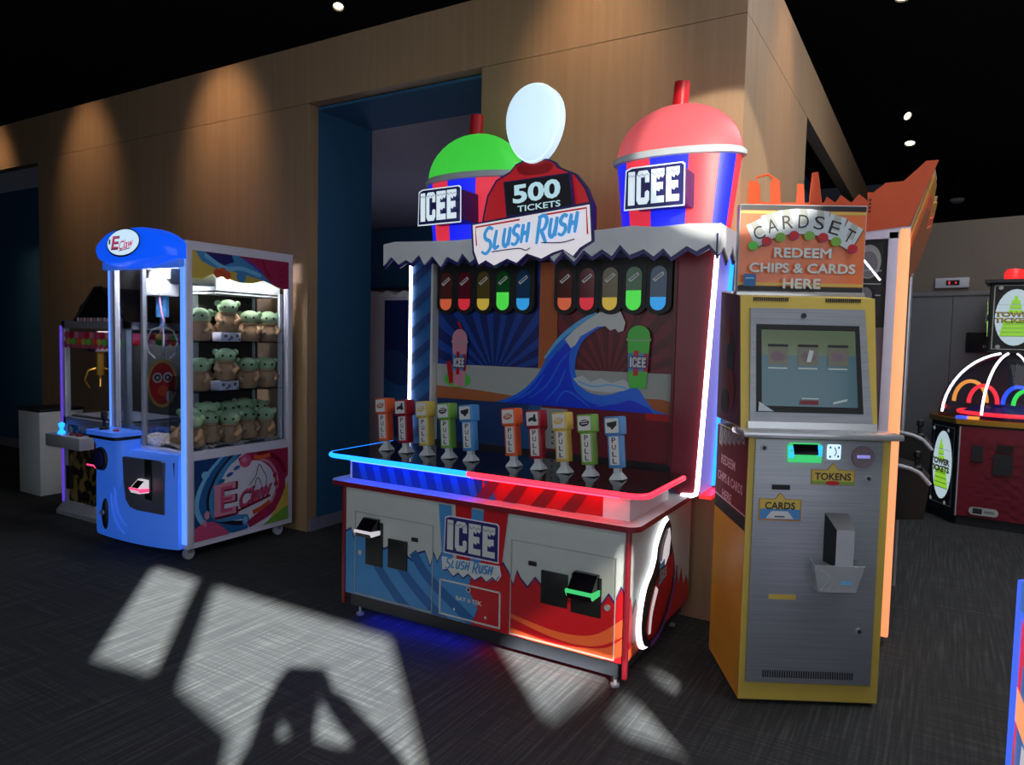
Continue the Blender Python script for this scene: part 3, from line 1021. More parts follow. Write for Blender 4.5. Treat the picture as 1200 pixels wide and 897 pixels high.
# giant cups on the roof
def giant_cup(cx, dome, logo, label, phase):
    cy, sy = .78, .45
    seg = 60
    pat = ['cup_edge', 'cup_blue', 'cup_red', 'cup_blue', 'cup_red', 'cup_blue', 'cup_red', 'cup_edge']
    mats = ['cup_edge', 'cup_blue', 'cup_red']

    def mf(k, i):
        ang = (k + .5) / seg * 360
        if ang < 180:
            return 2
        u = (ang - 180) / 180 * 100 + phase
        for lim, mm in ((7, 0), (22, 1), (40, 2), (60, 1), (76, 2), (89, 1), (99, 2)):
            if u < lim:
                return mm
        return 0
    o = MB().lathe([(.291, 2.17), (.312, 2.36), (.335, 2.560)], (cx, cy, 0), seg, 1, sy, mf=mf).build('giant_cup', mats, sl, label=label)
    MB().lathe([(.335, 2.550), (.357, 2.556), (.359, 2.578), (.342, 2.592), (.332, 2.588)], (cx, cy, 0), 48, 1, sy).build('cup_rim', 'frost', o)
    MB().lathe([(.337 * cos(t * pi / 20), 2.584 + .268 * sin(t * pi / 20)) for t in range(0, 10)] + [(.0, 2.852)], (cx, cy, 0), 48, 1, sy).build('cup_dome', dome, o)
    MB().tube([(cx + .005, cy, 2.82), (cx + .012, cy, 2.962)], .041, 20).build('straw', 'red', o)
    a_ = Art((cx + logo, .447, 2.36), (1, 0, 0), (0, 0, 1), step=.002)
    icee(a_, 0, 0, .265, .165, 'icee_white', 'navy', 'icee_white', rot=radians(1))
    a_.build('wordmark', o)
    MB().box(cx + logo - .14, cx + logo + .14, .45, .655, 2.28, 2.45).build('wordmark_mount', 'navy', o, smooth=False)


giant_cup(-.528, 'dome_green', -.022, 'giant cup with a lit green dome lid and red straw', 0)
giant_cup(.757, 'dome_red', -.007, 'giant cup with a lit pink dome lid and red straw', 0)
# centre sign: red arch with ticket panel and plain white lit lens
arch = [(-.345, 2.20), (-.334, 2.301), (-.307, 2.422), (-.251, 2.505), (-.16, 2.545), (-.125, 2.582), (-.083, 2.594), (.07, 2.592), (.113, 2.573), (.136, 2.544), (.241, 2.496), (.304, 2.418), (.348, 2.315), (.35, 2.20)]
o = MB().prism([(p[0] * 1.04, 2.2 + (p[1] - 2.2) * 1.025) for p in arch], (0, .60, 0), (1, 0, 0), (0, 0, 1), .04).build('center_sign', 'navy', sl)
a = Art((0, .599, 0), (1, 0, 0), (0, 0, 1), step=.001)
a.poly(arch, 'sign_red')
a.poly([(-.125, 2.575), (-.083, 2.592), (.07, 2.590), (.113, 2.566), (.10, 2.535), (.06, 2.52), (-.06, 2.52), (-.11, 2.54)], 'red')
a.build('arch_face', o)
head = []
for i in range(40):
    t_ = 2 * pi * i / 40
    head.append((-.012 + .172 * cos(t_) * (1 + .13 * sin(t_)), 2.80 + .218 * sin(t_)))
MB().prism(head, (0, .575, 0), (1, 0, 0), (0, 0, 1), .06).build('sign_lens', 'sign_white', o)
dm = MB().ball((-.012, .575, 2.80), (.166, .055, .210), 0, 28, 16)
dm.v = [(-.012 + (v[0] + .012) * (1 + .13 * (v[2] - 2.80) / .21), v[1], v[2]) for v in dm.v]
dm.build('sign_lens_dome', 'sign_white', o)
tk = [(-.185, 2.488), (.232, 2.502), (.262, 2.312), (-.160, 2.29)]
MB().prism(tk, (0, .560, 0), (1, 0, 0), (0, 0, 1), .03).build('ticket_panel', 'navy', o, smooth=False)
a = Art((0, .559, 0), (1, 0, 0), (0, 0, 1), step=.001)
a.poly([(p[0] * .96 + .002, 2.397 + (p[1] - 2.397) * .92) for p in tk], 'ink')
a.text('500', .030, 2.418, .30, .105, 'digit', .035, rot=radians(3))
a.text('TICKETS', .048, 2.335, .27, .034, 'digit', .012, rot=radians(3))
a.build('ticket_digits', o)
spl = [(-.365, 2.25), (.372, 2.315), (.388, 2.125), (.322, 2.091), (.283, 2.048), (.221, 2.087), (.159, 2.071), (.091, 2.041), (-.001, 2.073), (-.066, 2.023), (-.128, 2.049), (-.213, 2.013), (-.271, 2.045), (-.318, 2.022), (-.352, 2.10)]
MB().prism([(.01 + (p[0] - .01) * 1.035, 2.16 + (p[1] - 2.16) * 1.10) for p in spl], (0, .525, 0), (1, 0, 0), (0, 0, 1), .03).build('name_plate', 'navy', o, smooth=False)
a = Art((0, .524, 0), (1, 0, 0), (0, 0, 1), step=.001)
a.poly(spl, 'sign_pale')
a.stroke([(-.335, 2.13), (-.345, 2.236), (-.05, 2.262)], .010, 'sign_red')
a.stroke([(.10, 2.278), (.355, 2.298), (.366, 2.16)], .010, 'sign_red')
brush(a, .008, 2.178, .62, .125, 'sign_blue', radians(7))
a.stroke(smoothp([(-.22, 2.088), (-.05, 2.10), (.0, 2.088), (.03, 2.10)]), .006, 'navy')
a.stroke(smoothp([(.10, 2.125), (.22, 2.12), (.30, 2.135)]), .006, 'navy')
a.build('name_lettering', o)

# back-lit emblem on the right end
em = [(.511, .703), (.455, .690), (.40, .655), (.345, .60), (.33, .545), (.283, .489), (.207, .436), (.159, .349), (.145, .26), (.175, .184), (.235, .142), (.33, .128), (.44, .157), (.54, .225), (.62, .33), (.642, .40), (.62, .477), (.59, .53), (.555, .60), (.55, .66)]
em = smoothp(em + em[:1], 3)[:-1]
cen = (.38, .40)
eo = MB().prism(em, (.868, 0, 0), (0, 1, 0), (0, 0, 1), .022, 0, 1).build('side_emblem', ['dark', 'lit_white'], sl, smooth=False)
MB().prism([(cen[0] + (p[0] - cen[0]) * 1.09, cen[1] + (p[1] - cen[1]) * 1.045) for p in em], (.852, 0, 0), (0, 1, 0), (0, 0, 1), .004).build('emblem_halo', 'lit_white', eo, smooth=False)
a = Art((.869, 0, 0), (0, 1, 0), (0, 0, 1), step=.001)
a.poly([(.36, .46), (.44, .47), (.58, .52), (.62, .42), (.58, .32), (.48, .22), (.36, .16), (.24, .17), (.20, .24), (.26, .36)], 'red')
a.poly([(.40, .60), (.47, .655), (.52, .66), (.54, .60), (.52, .52), (.44, .46), (.38, .52)], 'sign_pale')
a.poly([(.36, .40), (.46, .42), (.45, .52), (.37, .50)], 'sky')
a.stroke(smoothp([(.25, .20), (.27, .30), (.34, .40)]), [.03 + .0016 * k for k in range(13)], 'sign_pale')
a.stroke(smoothp([(.38, .52), (.41, .60), (.47, .66)]), .035, 'frost')
icee(a, .41, .455, .085, .05, 'white', 'navy')
a.stroke(smoothp([(.24, .155), (.38, .17), (.52, .26), (.60, .36), (.62, .44)]), .03, 'purple')
a.build('emblem_print', eo)


# ================================================================== big claw machine
cw = thing('claw_machine', 'white and blue glowing claw machine full of green plush toys beside the blue opening', 'claw machine', (-4.835, 3.04, 0))
HW, DP = .455, .93
for x, y in ((-HW, 0), (HW, 0), (-HW, DP), (HW, DP)):
    sx = 1 if x > 0 else -1
    y0 = 0 if y == 0 else DP - .05
    MB().box(min(x, x - sx * .05), max(x, x - sx * .05), y0, y0 + .05, .085, 2.20, bev=.004).build('corner_post', 'lavender', cw)
MB().box(HW - .048, HW - .006, -.016, -.001, .12, 2.10, bev=.006).build('post_light', 'led_post', cw, label='blue light column on the front corner post')
MB().box(-HW + .002, -HW + .010, -.012, -.001, .80, 2.03, bev=.002).build('post_light', 'led_post', cw)
MB().box(HW - .045, HW - .002, .05, DP - .05, 2.145, 2.20).build('frame_rail', 'lavender', cw, smooth=False)
MB().box(HW - .045, HW - .002, .05, DP - .05, .705, .765).build('frame_rail', 'lavender', cw, smooth=False)
MB().box(HW - .045, HW - .002, .05, DP - .05, .085, .125).build('frame_rail', 'lavender', cw, smooth=False)
MB().box(-HW + .002, -HW + .045, .05, DP - .05, 2.145, 2.20).build('frame_rail', 'lavender', cw, smooth=False)
MB().box(-HW + .002, -HW + .045, .05, DP - .05, .705, .765).build('frame_rail', 'lavender', cw, smooth=False)
MB().box(-HW + .05, HW - .05, DP - .045, DP - .005, 2.145, 2.20).build('frame_rail', 'lavender', cw, smooth=False)
MB().box(-HW + .05, HW - .05, .0, .04, .72, .765).build('frame_rail', 'lavender', cw, smooth=False)
MB().box(-HW, HW, 0, DP, 2.20, 2.212).build('frame_rail', 'lavender', cw, smooth=False)
MB().box(-HW + .01, HW - .01, .01, DP - .01, .09, .735).build('lower_cabinet', 'lavender', cw, smooth=False)
MB().box(HW - .03, HW - .025, .05, DP - .05, .765, 2.145).build('side_glass', 'glass', cw, smooth=False)
MB().box(-HW + .025, -HW + .03, .05, DP - .05, .765, 2.145).build('side_glass', 'glass', cw, smooth=False)
MB().box(-HW + .05, HW - .05, .010, .014, .765, 2.10).build('front_glass', 'glass', cw, smooth=False)
MB().box(-.062, -.036, -.004, .024, .765, 2.06).build('door_stile', 'silver', cw)
MB().box(-HW + .05, -HW + .075, -.004, .024, .765, 2.06).build('door_stile', 'silver', cw)
for x, y in ((-.38, .07), (.39, .05), (-.38, .86), (.40, .83)):
    o = MB().tube([(x - .014, y, .040), (x + .014, y, .040)], .040, 20).build('caster', 'silver', cw)
    MB().box(x - .024, x + .024, y - .02, y + .02, .045, .092, bev=.006).build('caster_fork', 'chrome', o)

# lit header canopy
nc = 24
prof = [(0, 0), (.55, 0), (.9, .12), (1, .42), (.95, .7), (.75, .93), (.35, 1.0), (0, 1.0)]
vs, fs = [], []
for i in range(nc + 1):
    t = -1 + 2 * i / nc
    x = -.005 + t * .462
    e = max(0.0, 1 - t * t)
    yf = -.07 - .125 * e ** .6
    zb, zt = 2.085 - .055 * e ** 1.6, 2.185 + .125 * e ** .75
    if t < -.6:
        k = (-t - .6) / .4
        zb += .055 * k * k
    for p, q in prof:
        vs.append((x, p * yf, zb + q * (zt - zb)))
np_ = len(prof)
for i in range(nc):
    for k in range(np_ - 1):
        fs.append((i * np_ + k, (i + 1) * np_ + k, (i + 1) * np_ + k + 1, i * np_ + k + 1))
fs += [tuple(range(np_)), tuple(nc * np_ + k for k in reversed(range(np_)))]
hd = MB().add(vs, fs).build('header_canopy', 'blue_lit', cw)
MB().box(-.46, .45, -.052, .0, 2.028, 2.088, bev=.012).build('header_sill', 'blue_plastic', hd)
a = Art((.075, -.206, 2.185), (1, 0, 0), (0, .10, .995), step=.0015)
a.ell(0, 0, .195, .098, 'black')
a.ell(0, .002, .183, .088, 'sign_white')
a.text('E', -.085, .0, .085, .095, 'badge_dark', .03, slant=.1)
a.text('E', -.088, .003, .070, .080, 'badge_pink', .01, slant=.1)
a.text('Claw', .045, -.012, .16, .062, 'badge_pink', .02, rot=radians(8), slant=.25)
a.stroke([(-.03, -.058), (.10, -.042)], .006, 'badge_dark')
a.stroke([(-.145, -.008), (-.145, .026)], .018, 'dark')
a.build('header_badge', hd)

# molded blue front with joystick console and prize door
nn = 22


def front_y(x):
    t = (x + .46) / .88
    return -.012 - .115 * (max(0, 1 - ((t - .30) / .72) ** 2)) ** .7


vs, fs = [], []
zl = [(.085, .93), (.11, 1.0), (.30, 1.0), (.55, .96), (.70, .86), (.745, .6)]
for i in range(nn + 1):
    x = -.46 + .862 * i / nn
    for z, k in zl:
        vs.append((x, front_y(x) * k, z))
    vs.append((x, .02, .745))
    vs.append((x, .02, .085))
nz = len(zl) + 2
for i in range(nn):
    for k in range(nz):
        l = (k + 1) % nz
        fs.append((i * nz + k, (i + 1) * nz + k, (i + 1) * nz + l, i * nz + l))
fs += [tuple(reversed(range(nz))), tuple(nn * nz + k for k in range(nz))]
fr = MB().add(vs, fs).build('front_molding', 'blue_plastic', cw)
for P in ([(-.20, .50), (-.185, .36), (-.14, .26), (-.06, .20)], [(-.245, .42), (-.225, .30), (-.17, .20), (-.08, .14)]):
    Q = [(x, front_y(x) - .002, z) for x, z in smoothp(P, 5)]
    MB().tube(Q, [.012 * sin(pi * (k + .6) / (len(Q) + .2)) + .003 for k in range(len(Q))], 8).build('molded_ridge', 'blue_plastic', fr)
# console column
vs, fs = [], []
lv = [(.40, .66, .7), (.50, .9, .92), (.62, 1.0, 1.0), (.76, 1.0, 1.0), (.815, 1.06, 1.12)]
oc = rounded(-.425, -.085, -.155, .0, .06)
for z, kx, ky in lv:
    for x, y in oc:
        vs.append((-.255 + (x + .255) * kx, y * ky, z))
no = len(oc)
for i in range(len(lv) - 1):
    for k in range(no):
        l = (k + 1) % no
        fs.append((i * no + k, i * no + l, (i + 1) * no + l, (i + 1) * no + k))
fs += [tuple(reversed(range(no))), tuple((len(lv) - 1) * no + k for k in range(no))]
con = MB().add(vs, fs).build('console', 'blue_plastic', cw)
MB().prism(rounded(-.445, -.06, -.205, .0, .04), (0, 0, .872), (1, 0, 0), (0, 1, 0), .03).build('console_top', 'blue_plastic', con)
MB().prism(rounded(-.432, -.075, -.192, .0, .04), (0, 0, .842), (1, 0, 0), (0, 1, 0), .026).build('console_band', 'black', con)
MB().lathe([(.036, 0), (.03, .012), (.012, .02), (.010, .06), (.016, .07), (.023, .10), (.020, .128), (.0, .135)], (-.33, -.12, .873), 18).build('joystick', 'black', con)
MB().tube([(-.18, -.12, .872), (-.18, -.12, .884)], .022, 18).build('drop_button', 'red', con)
MB().tube([(-.315, -.150, .665), (-.315, -.172, .665)], [.088, .080], 28).build('speaker', 'dark', con)
o = MB().tube([(-.315, -.1725, .665), (-.315, -.178, .665)], [.060, .052], 24).build('speaker_cone', 'navy', con)
pd = [(-.085, .70), (-.075, .52), (-.055, .40), (-.01, .35), (.06, .335), (.305, .325), (.305, .685), (.27, .70)]
dv = MB().prism(pd, (0, -.128, 0), (1, 0, 0), (0, 0, 1), .03, 0)
for i, v in enumerate(dv.v):
    dv.v[i] = (v[0], (front_y(v[0]) - (.010 if i < len(pd) else -.02)), v[2])
dv.build('prize_door', 'slate', cw)
MB().box(.13, .20, -.105, -.02, .42, .70).build('door_divider', 'black', cw)
MB().box(.245, .285, -.075, -.045, .565, .67, bev=.01).build('door_grip', 'steel', cw)
reader(cw, .145, front_y(.15) - .012, .515, 'led_pink', .95, 'sign_pale')
MB().box(.345, .375, -.045, -.01, .12, .69).build('door_gasket', 'black', cw)
MB().ball((-.315, -.128, .255), (.034, .022, .115), 0, 18, 12).build('coin_recess', 'dark', cw)
MB().tube([(-.315, -.148, .27), (-.315, -.160, .27)], .020, 16).build('lock', 'chrome', cw)

# printed side
a = Art((HW + .0005, 0, 0), (0, 1, 0), (0, 0, 1), clip=(.052, .88, .127, .70))
a.rect(.05, .88, .125, .70, 'lavender')
a.poly([(.05, .125), (.05, .70), (.45, .70), (.30, .60), (.19, .48), (.16, .36), (.20, .27), (.35, .20), (.45, .125)], 'blue_deep')
for k, (off, mm, w_) in enumerate(((0, 'ink', .06), (.03, 'blue_mid', .05), (.075, 'sky', .03), (-.05, 'blue', .045))):
    P = smoothp([(.40 - off, .74), (.24 - off, .60), (.155 - off, .45), (.15 - off, .33), (.21 - off * .6, .24 - off * .5), (.36, .19 - off), (.50, .175 - off)])
    a.stroke(P, [w_ * (.5 + .8 * sin(pi * i / len(P))) for i in range(len(P))], mm)
a.ell(.48, .195, .032, .04, 'blue')
a.ell(.475, .20, .02, .025, 'sky')
a.poly([(.05, .125), (.05, .22), (.12, .25), (.20, .245), (.28, .19), (.34, .125)], 'pink')
a.ell(.15, .30, .022, .03, 'rose')
a.ell(.13, .245, .016, .026, 'rose')
a.ell(.115, .215, .014, .018, 'pink')
P = smoothp([(.42, .645), (.52, .675), (.64, .66), (.75, .58), (.80, .46), (.79, .34), (.70, .24), (.58, .19), (.50, .16)])
a.stroke(P, [.05 + .05 * sin(pi * i / len(P)) for i in range(len(P))], 'magenta')
a.poly([(.60, .72), (.64, .66), (.74, .60), (.80, .50), (.82, .42), (.90, .50), (.90, .72)], 'magenta')
P = smoothp([(.58, .69), (.70, .665), (.80, .60), (.845, .5)])
a.stroke(P, .035, 'wine')
P = smoothp([(.60, .645), (.70, .60), (.765, .50), (.77, .40), (.71, .29)])
a.stroke(P, .022, 'rose')
a.ell(.475, .645, .052, .048, 'pink')
a.ell(.465, .655, .022, .018, 'rose')
a.stroke(smoothp([(.55, .665), (.62, .655), (.70, .665)]), .03, 'orange')
a.stroke(smoothp([(.54, .245), (.62, .265), (.70, .30)]), .035, 'orange_dark')
a.poly([(.66, .125), (.74, .21), (.81, .31), (.88, .44), (.90, .44), (.90, .125)], 'yellow')
a.poly([(.62, .125), (.72, .17), (.82, .22), (.90, .24), (.90, .125)], 'green')
for cx, cz in ((.265, .525), (.335, .565), (.395, .605)):
    a.ell(cx, cz, .03, .014, 'blue_mid', rot=.3)
for cx, cz in ((.745, .50), (.755, .43), (.77, .37)):
    a.ell(cx, cz, .02, .022, 'magenta')
a.text('E', .305, .385, .20, .245, 'wine', .05, slant=.02)
a.text('E', .295, .390, .185, .232, 'rose', .03)
a.text('E', .305, .39, .10, .19, 'pink', .0)
a.text('Claw', .565, .385, .31, .135, 'wine', .045, rot=radians(12), slant=.35)
a.text('Claw', .560, .390, .30, .125, 'pink', .015, rot=radians(12), slant=.35)
a.stroke([(.40, .285), (.70, .35)], .016, 'wine')
a.stroke([(.215, .262), (.395, .268)], .014, 'wine')
a.stroke(smoothp([(.50, .46), (.56, .52), (.58, .585), (.60, .60), (.63, .55), (.66, .50), (.655, .43)]), .006, 'ink')
a.stroke(smoothp([(.55, .43), (.57, .50), (.60, .48), (.62, .42)]), .006, 'ink')
a.ell(.13, .59, .032, .028, 'sky')
a.build('side_print', cw)
a = Art((HW + .0005, 0, 0), (0, 1, 0), (0, 0, 1), clip=(.045, .885, 1.9, 2.15))
a.poly([(.04, 2.15), (.04, 1.965), (.12, 1.96), (.20, 2.0), (.30, 1.985), (.42, 1.955), (.55, 1.96), (.64, 1.985), (.74, 1.955), (.82, 1.935), (.89, 1.945), (.89, 2.15)], 'yellow')
a.poly([(.06, 2.16), (.12, 2.08), (.22, 2.045), (.32, 2.04), (.45, 2.02), (.58, 2.0), (.66, 1.985), (.74, 1.96), (.74, 2.16)], 'blue')
a.poly([(.13, 2.16), (.20, 2.10), (.30, 2.07), (.38, 2.10), (.36, 2.16)], 'navy')
a.stroke(smoothp([(.14, 2.13), (.30, 2.05), (.45, 2.06), (.62, 2.02)]), .03, 'sky')
a.poly([(.40, 2.16), (.52, 2.10), (.62, 2.05), (.70, 1.985), (.78, 1.945), (.83, 1.938), (.89, 1.945), (.89, 2.16)], 'magenta')
a.stroke(smoothp([(.46, 2.14), (.56, 2.09), (.64, 2.04)]), .022, 'purple')
a.stroke(smoothp([(.64, 2.14), (.66, 2.07), (.71, 2.02)]), .012, 'wine')
for z in (2.085, 2.04, 1.995):
    a.stroke(smoothp([(.79, z + .012), (.805, z - .008), (.83, z), (.845, z + .025)]), .007, 'wine')
for x, z in ((.24, 2.01), (.285, 2.02), (.32, 2.0)):
    a.ell(x, z, .03, .032, 'orange_dark')
a.ell(.44, 2.0, .04, .042, 'blue')
a.build('side_valance', cw)

# inside: gantry, claw, shelf rack, prize bed
g = MB()
g.box(-.40, .40, .27, .33, 1.99, 2.06)
g.box(-.40, -.34, .06, DP - .08, 2.06, 2.12)
g.box(.34, .40, .06, DP - .08, 2.06, 2.12)
gan = g.build('gantry', 'white', cw, smooth=False)
MB().box(-.36, -.18, .22, .38, 1.86, 1.99, bev=.006).build('claw_carriage', 'white', gan)
MB().box(.24, .42, .02, .26, 1.92, 2.03, bev=.01).build('gantry_motor', 'white', gan)
clw = MB().tube([(-.27, .30, 1.86), (-.27, .30, 1.70)], .046, 18).tube([(-.27, .30, 1.70), (-.27, .30, 1.60)], .018, 12)
clo = clw.build('claw_head', 'blue', cw)
for k in range(3):
    t = radians(90 + 120 * k)
    d = Vector((cos(t), sin(t), 0))
    c0 = Vector((-.27, .30, 0))
    MB().tube([tuple(c0 + d * r_ + Vector((0, 0, z))) for r_, z in ((.02, 1.62), (.085, 1.60), (.125, 1.52), (.11, 1.43), (.06, 1.385))], .007, 8).build('claw_finger', 'chrome', clo)
MB().tube([(-.23, .25, 1.86), (-.16, .22, 1.74), (-.13, .22, 1.66), (-.18, .22, 1.58)], .006, 8).build('cable', 'rose', clo)
MB().box(.06, .075, .34, DP - .03, .80, 1.90).build('shelf_backing', 'interior', cw, smooth=False)
pst = MB().box(.052, .10, .28, .345, .77, 2.05)
pst.build('rack_post', 'silver', cw, smooth=False)
MB().box(.04, .05, .345, .352, .80, 1.85).build('rack_light', 'led_blue', cw, smooth=False)
MB().box(.08, .36, .30, DP - .05, 1.895, 2.02).build('rack_header', 'snow', cw, smooth=False)
MB().box(.085, .361, .295, DP - .055, 1.872, 1.884).build('rack_tray', 'snow', cw, smooth=False)
MB().box(.085, .10, DP - .09, DP - .07, .8, 1.87).box(HW - .075, HW - .05, DP - .085, DP - .06, .77, 1.9).build('rack_upright', 'snow', cw, smooth=False)
for z in (1.165, 1.52):
    MB().box(.078, .415, .10, DP - .06, z, z + .008).build('glass_shelf', 'acrylic_clear', cw, smooth=False)
MB().box(-.20, -.195, .30, DP - .06, .77, 1.25).build('chute_panel', 'acrylic_clear', cw, smooth=False)
bed = MB()
nx, ny = 40, 44
rr = random.Random(3)
vs = [(-.42 + .84 * i / nx, .045 + .83 * j / ny, .768 + rr.uniform(0, .022) + .018 * sin(i * .5) * cos(j * .43)) for i in range(nx + 1) for j in range(ny + 1)]
fs = [(i * (ny + 1) + j, (i + 1) * (ny + 1) + j, (i + 1) * (ny + 1) + j + 1, i * (ny + 1) + j + 1) for i in range(nx) for j in range(ny)]
bo = MB().add(vs, fs).build('paper_filler', 'shred', None, smooth=False)
bo.location = (-4.835, 3.04, 0)
tag(bo, 'crinkled white paper filler covering the floor of the claw machine', 'filler', kind='stuff')

# ------------------------------------------------------------------ plush toys
CWO = Vector((-4.835, 3.04, 0))


def plush_proto():
    t = thing('plush_toy', 'x', 'plush toy')
    b = MB().lathe([(.0, .0), (.058, .004), (.074, .03), (.070, .075), (.050, .115), (.034, .135), (.0, .138)], seg=20, sy=.86)
    b.build('robe', 'tan', t)
    hdm = MB().ball((0, -.006, .170), (.068, .058, .054), 0, 20, 14)
    for s_ in (-1, 1):
        hdm.ball((s_ * .064, .0, .196), (.022, .012, .022), 0, 12, 8)
    hdm.build('head', 'plush_green', t)
    for s_ in (-1, 1):
        MB().ball((s_ * .026, -.060, .172), .0085, 0, 10, 8).build('eye', 'black', t)
        MB().tube([(s_ * .050, -.01, .112), (s_ * .066, -.045, .082), (s_ * .046, -.07, .066)], [.019, .02, .017], 10).ball((s_ * .046, -.07, .066), .018, 0, 10, 8).build('sleeve', 'tan', t)
    c_ = MB().tube([(.045 * cos(2 * pi * k / 16), .038 * sin(2 * pi * k / 16) - .003, .128) for k in range(16)], .014, 8, closed=True)
    c_.build('collar', 'tan', t)
    return t


def copy_thing(o):
    c = o.copy()
    COL.objects.link(c)
    for ch in list(o.children):
        k = ch.copy()
        COL.objects.link(k)
        k.parent = c
        for g_ in ch.children:
            q = g_.copy()
            COL.objects.link(q)
            q.parent = k
    return c


pp = plush_proto()
used = False


def plush(x, y, z, rz, label, group, tilt=0, s=1.0):
    global used
    o = copy_thing(pp) if used else pp
    used = True
    o.location = CWO + Vector((x, y, z))
    o.rotation_euler = (tilt, 0, rz)
    o.scale = (s, s, s)
    o['label'] = label
    o['group'] = group


FACE = radians(55)
order = ['leftmost', 'second from left', 'third from left', 'fourth from left']
for z, nm, pos in ((1.528, 'top', [(.32, .20), (.34, .415, .07), (.33, .62), (.33, .79)]), (1.173, 'middle', [(.32, .19), (.34, .395, .07), (.33, .60), (.33, .775)])):
    for i, p in enumerate(pos):
        plush(p[0], p[1], z + (p[2] if len(p) > 2 else 0), FACE + radians((-12, 6, -4, 10)[i]), f'green headed plush toy, {order[i]} in the front row on the {nm} glass shelf', f'plush toys on the {nm} shelf', s=1.06)
    for i, (x, y) in enumerate(((.17, .32), (.17, .52), (.17, .72))):
        plush(x, y, z, FACE + radians((8, -6, 4)[i]), f'green headed plush toy, {order[i]} in the back row on the {nm} glass shelf', f'plush toys on the {nm} shelf', s=1.04)
bot = [(.355, .13, .785), (.33, .27, .785), (.35, .43, .785), (.33, .60, .785), (.34, .76, .785)]
for i, (x, y, z) in enumerate(bot):
    plush(x, y, z, FACE + radians((-30, 20, -8, 14, -20)[i]), f'green headed plush toy in the bottom pile, front row, {(order + ["rightmost"])[i]}', 'plush toys in the bottom pile', tilt=radians((8, -10, 6, -6, 4)[i]), s=1.08)
for i, (x, y, z) in enumerate([(.21, .20, .80), (.20, .36, .84), (.20, .52, .83), (.20, .68, .85), (.20, .82, .82)]):
    plush(x, y, z, FACE + radians((10, -22, 12, -12, 16)[i]), f'green headed plush toy in the bottom pile, raised back row, {(order + ["rightmost"])[i]}', 'plush toys in the bottom pile', tilt=radians((-6, 8, -4, 8, -8)[i]), s=1.1)
plush(.14, .14, .79, radians(20), 'green headed plush toy lying alone behind the front glass', 'plush toys in the bottom pile', tilt=radians(-55), s=1.05)
for z, nm in ((1.5285, 'top'), (1.1735, 'middle')):
    o = MB().box(-.055, .055, -.085, .085, 0, .066, bev=.006).build('display_box', 'lavender', None)
    o.location = CWO + Vector((.335, .41 if nm == 'top' else .39, z))
    a = Art((.0555, 0, 0), (0, 1, 0), (0, 0, 1))
    for q in ((-.05, .04, .016, .012), (.0, .03, .012, .014), (.05, .042, .014, .012), (-.02, .015, .012, .008), (.07, .015, .008, .008)):
        a.ell(*q, 'mauve')
    a.build('box_pattern', o)
    tag(o, f'small white patterned box under a plush toy on the {nm} shelf', 'box', 'display boxes in the claw machine')

# ================================================================== small claw machine
c2 = thing('claw_machine', 'small grey claw machine with candy valance and gabled top, left of the bigger one', 'claw machine', (-5.975, 3.29, 0))
hw, dp = .475, .56
for x, y in ((-hw, 0), (hw - .045, 0), (-hw, dp - .045), (hw - .045, dp - .045)):
    MB().box(x, x + .045, y, y + .045, .10, 1.66).build('corner_post', 'silver', c2, smooth=False)
MB().box(-hw - .012, -hw + .012, -.012, .0, .10, 1.62, bev=.003).build('edge_light', 'led_purple', c2)
MB().box(-hw, hw, 0, dp, 1.60, 1.66).build('frame_rail', 'grey', c2, smooth=False)
MB().box(-hw, hw, .0, dp, .78, .84).build('frame_rail', 'grey', c2, smooth=False)
MB().box(-hw + .01, hw - .01, .02, dp - .01, .10, .78).build('lower_cabinet', 'leopard', c2, smooth=False)
MB().box(-hw + .045, hw - .045, .015, .02, .84, 1.6).build('front_glass', 'glass', c2, smooth=False)
MB().box(hw - .02, hw - .015, .045, dp - .045, .84, 1.6).build('side_glass', 'glass', c2, smooth=False)
sk = MB().prism([(-hw - .03, -.05), (hw + .03, -.05), (hw + .03, dp), (-hw - .03, dp)], (0, 0, .035), (1, 0, 0), (0, 1, 0), .035)
n0 = len(sk.v)
sk.add([(-hw - .03, -.05, .035), (hw + .03, -.05, .035), (hw + .03, dp, .035), (-hw - .03, dp, .035), (-hw, 0, .11), (hw, 0, .11), (hw, dp, .11), (-hw, dp, .11)], [(0, 1, 5, 4), (1, 2, 6, 5), (2, 3, 7, 6), (3, 0, 4, 7), (4, 5, 6, 7)])
sk.build('base_skirt', 'silver', c2, smooth=False)
tr = MB().box(-hw - .03, .02, -.13, .02, .60, .705, bev=.006).build('control_tray', 'silver', c2)
MB().lathe([(.03, 0), (.026, .02), (.014, .03), (.014, .05), (.022, .06), (.024, .085), (.0, .1)], (-.38, -.06, .706), 16).build('joystick', 'led_blue', tr)
MB().tube([(-.20, -.06, .705), (-.20, -.06, .725)], .028, 16).build('drop_button', 'wine', tr)
MB().tube([(-.10, -.06, .705), (-.10, -.06, .725)], .028, 16).build('drop_button', 'wine', tr)
MB().box(.02, .22, -.012, .02, .44, .76, bev=.006).build('coin_door', 'wine', c2)
reader(c2, .10, -.012, .50, 'led_pink', .9, 'dark')
MB().box(-.42, -.36, -.012, .02, .22, .42, bev=.004).build('prize_flap', 'dark', c2)
cd = ['pink', 'orange', 'red', 'yellow', 'rose', 'lime']
a = Art((0, -.0008, 0), (1, 0, 0), (0, 0, 1))
a.rect(-.41, .41, 1.47, 1.57, 'pink')
for i in range(13):
    a.ell(-.40 + .065 * i, 1.465, .036, .032, 'pink')
for j in range(2):
    for i in range(11):
        a.ell(-.38 + .077 * i + .035 * j, 1.545 - .055 * j, .036, .028, cd[(i * 2 + j * 3) % 6])
a.build('candy_valance', c2)
a = Art((hw + .0008, 0, 0), (0, 1, 0), (0, 0, 1))
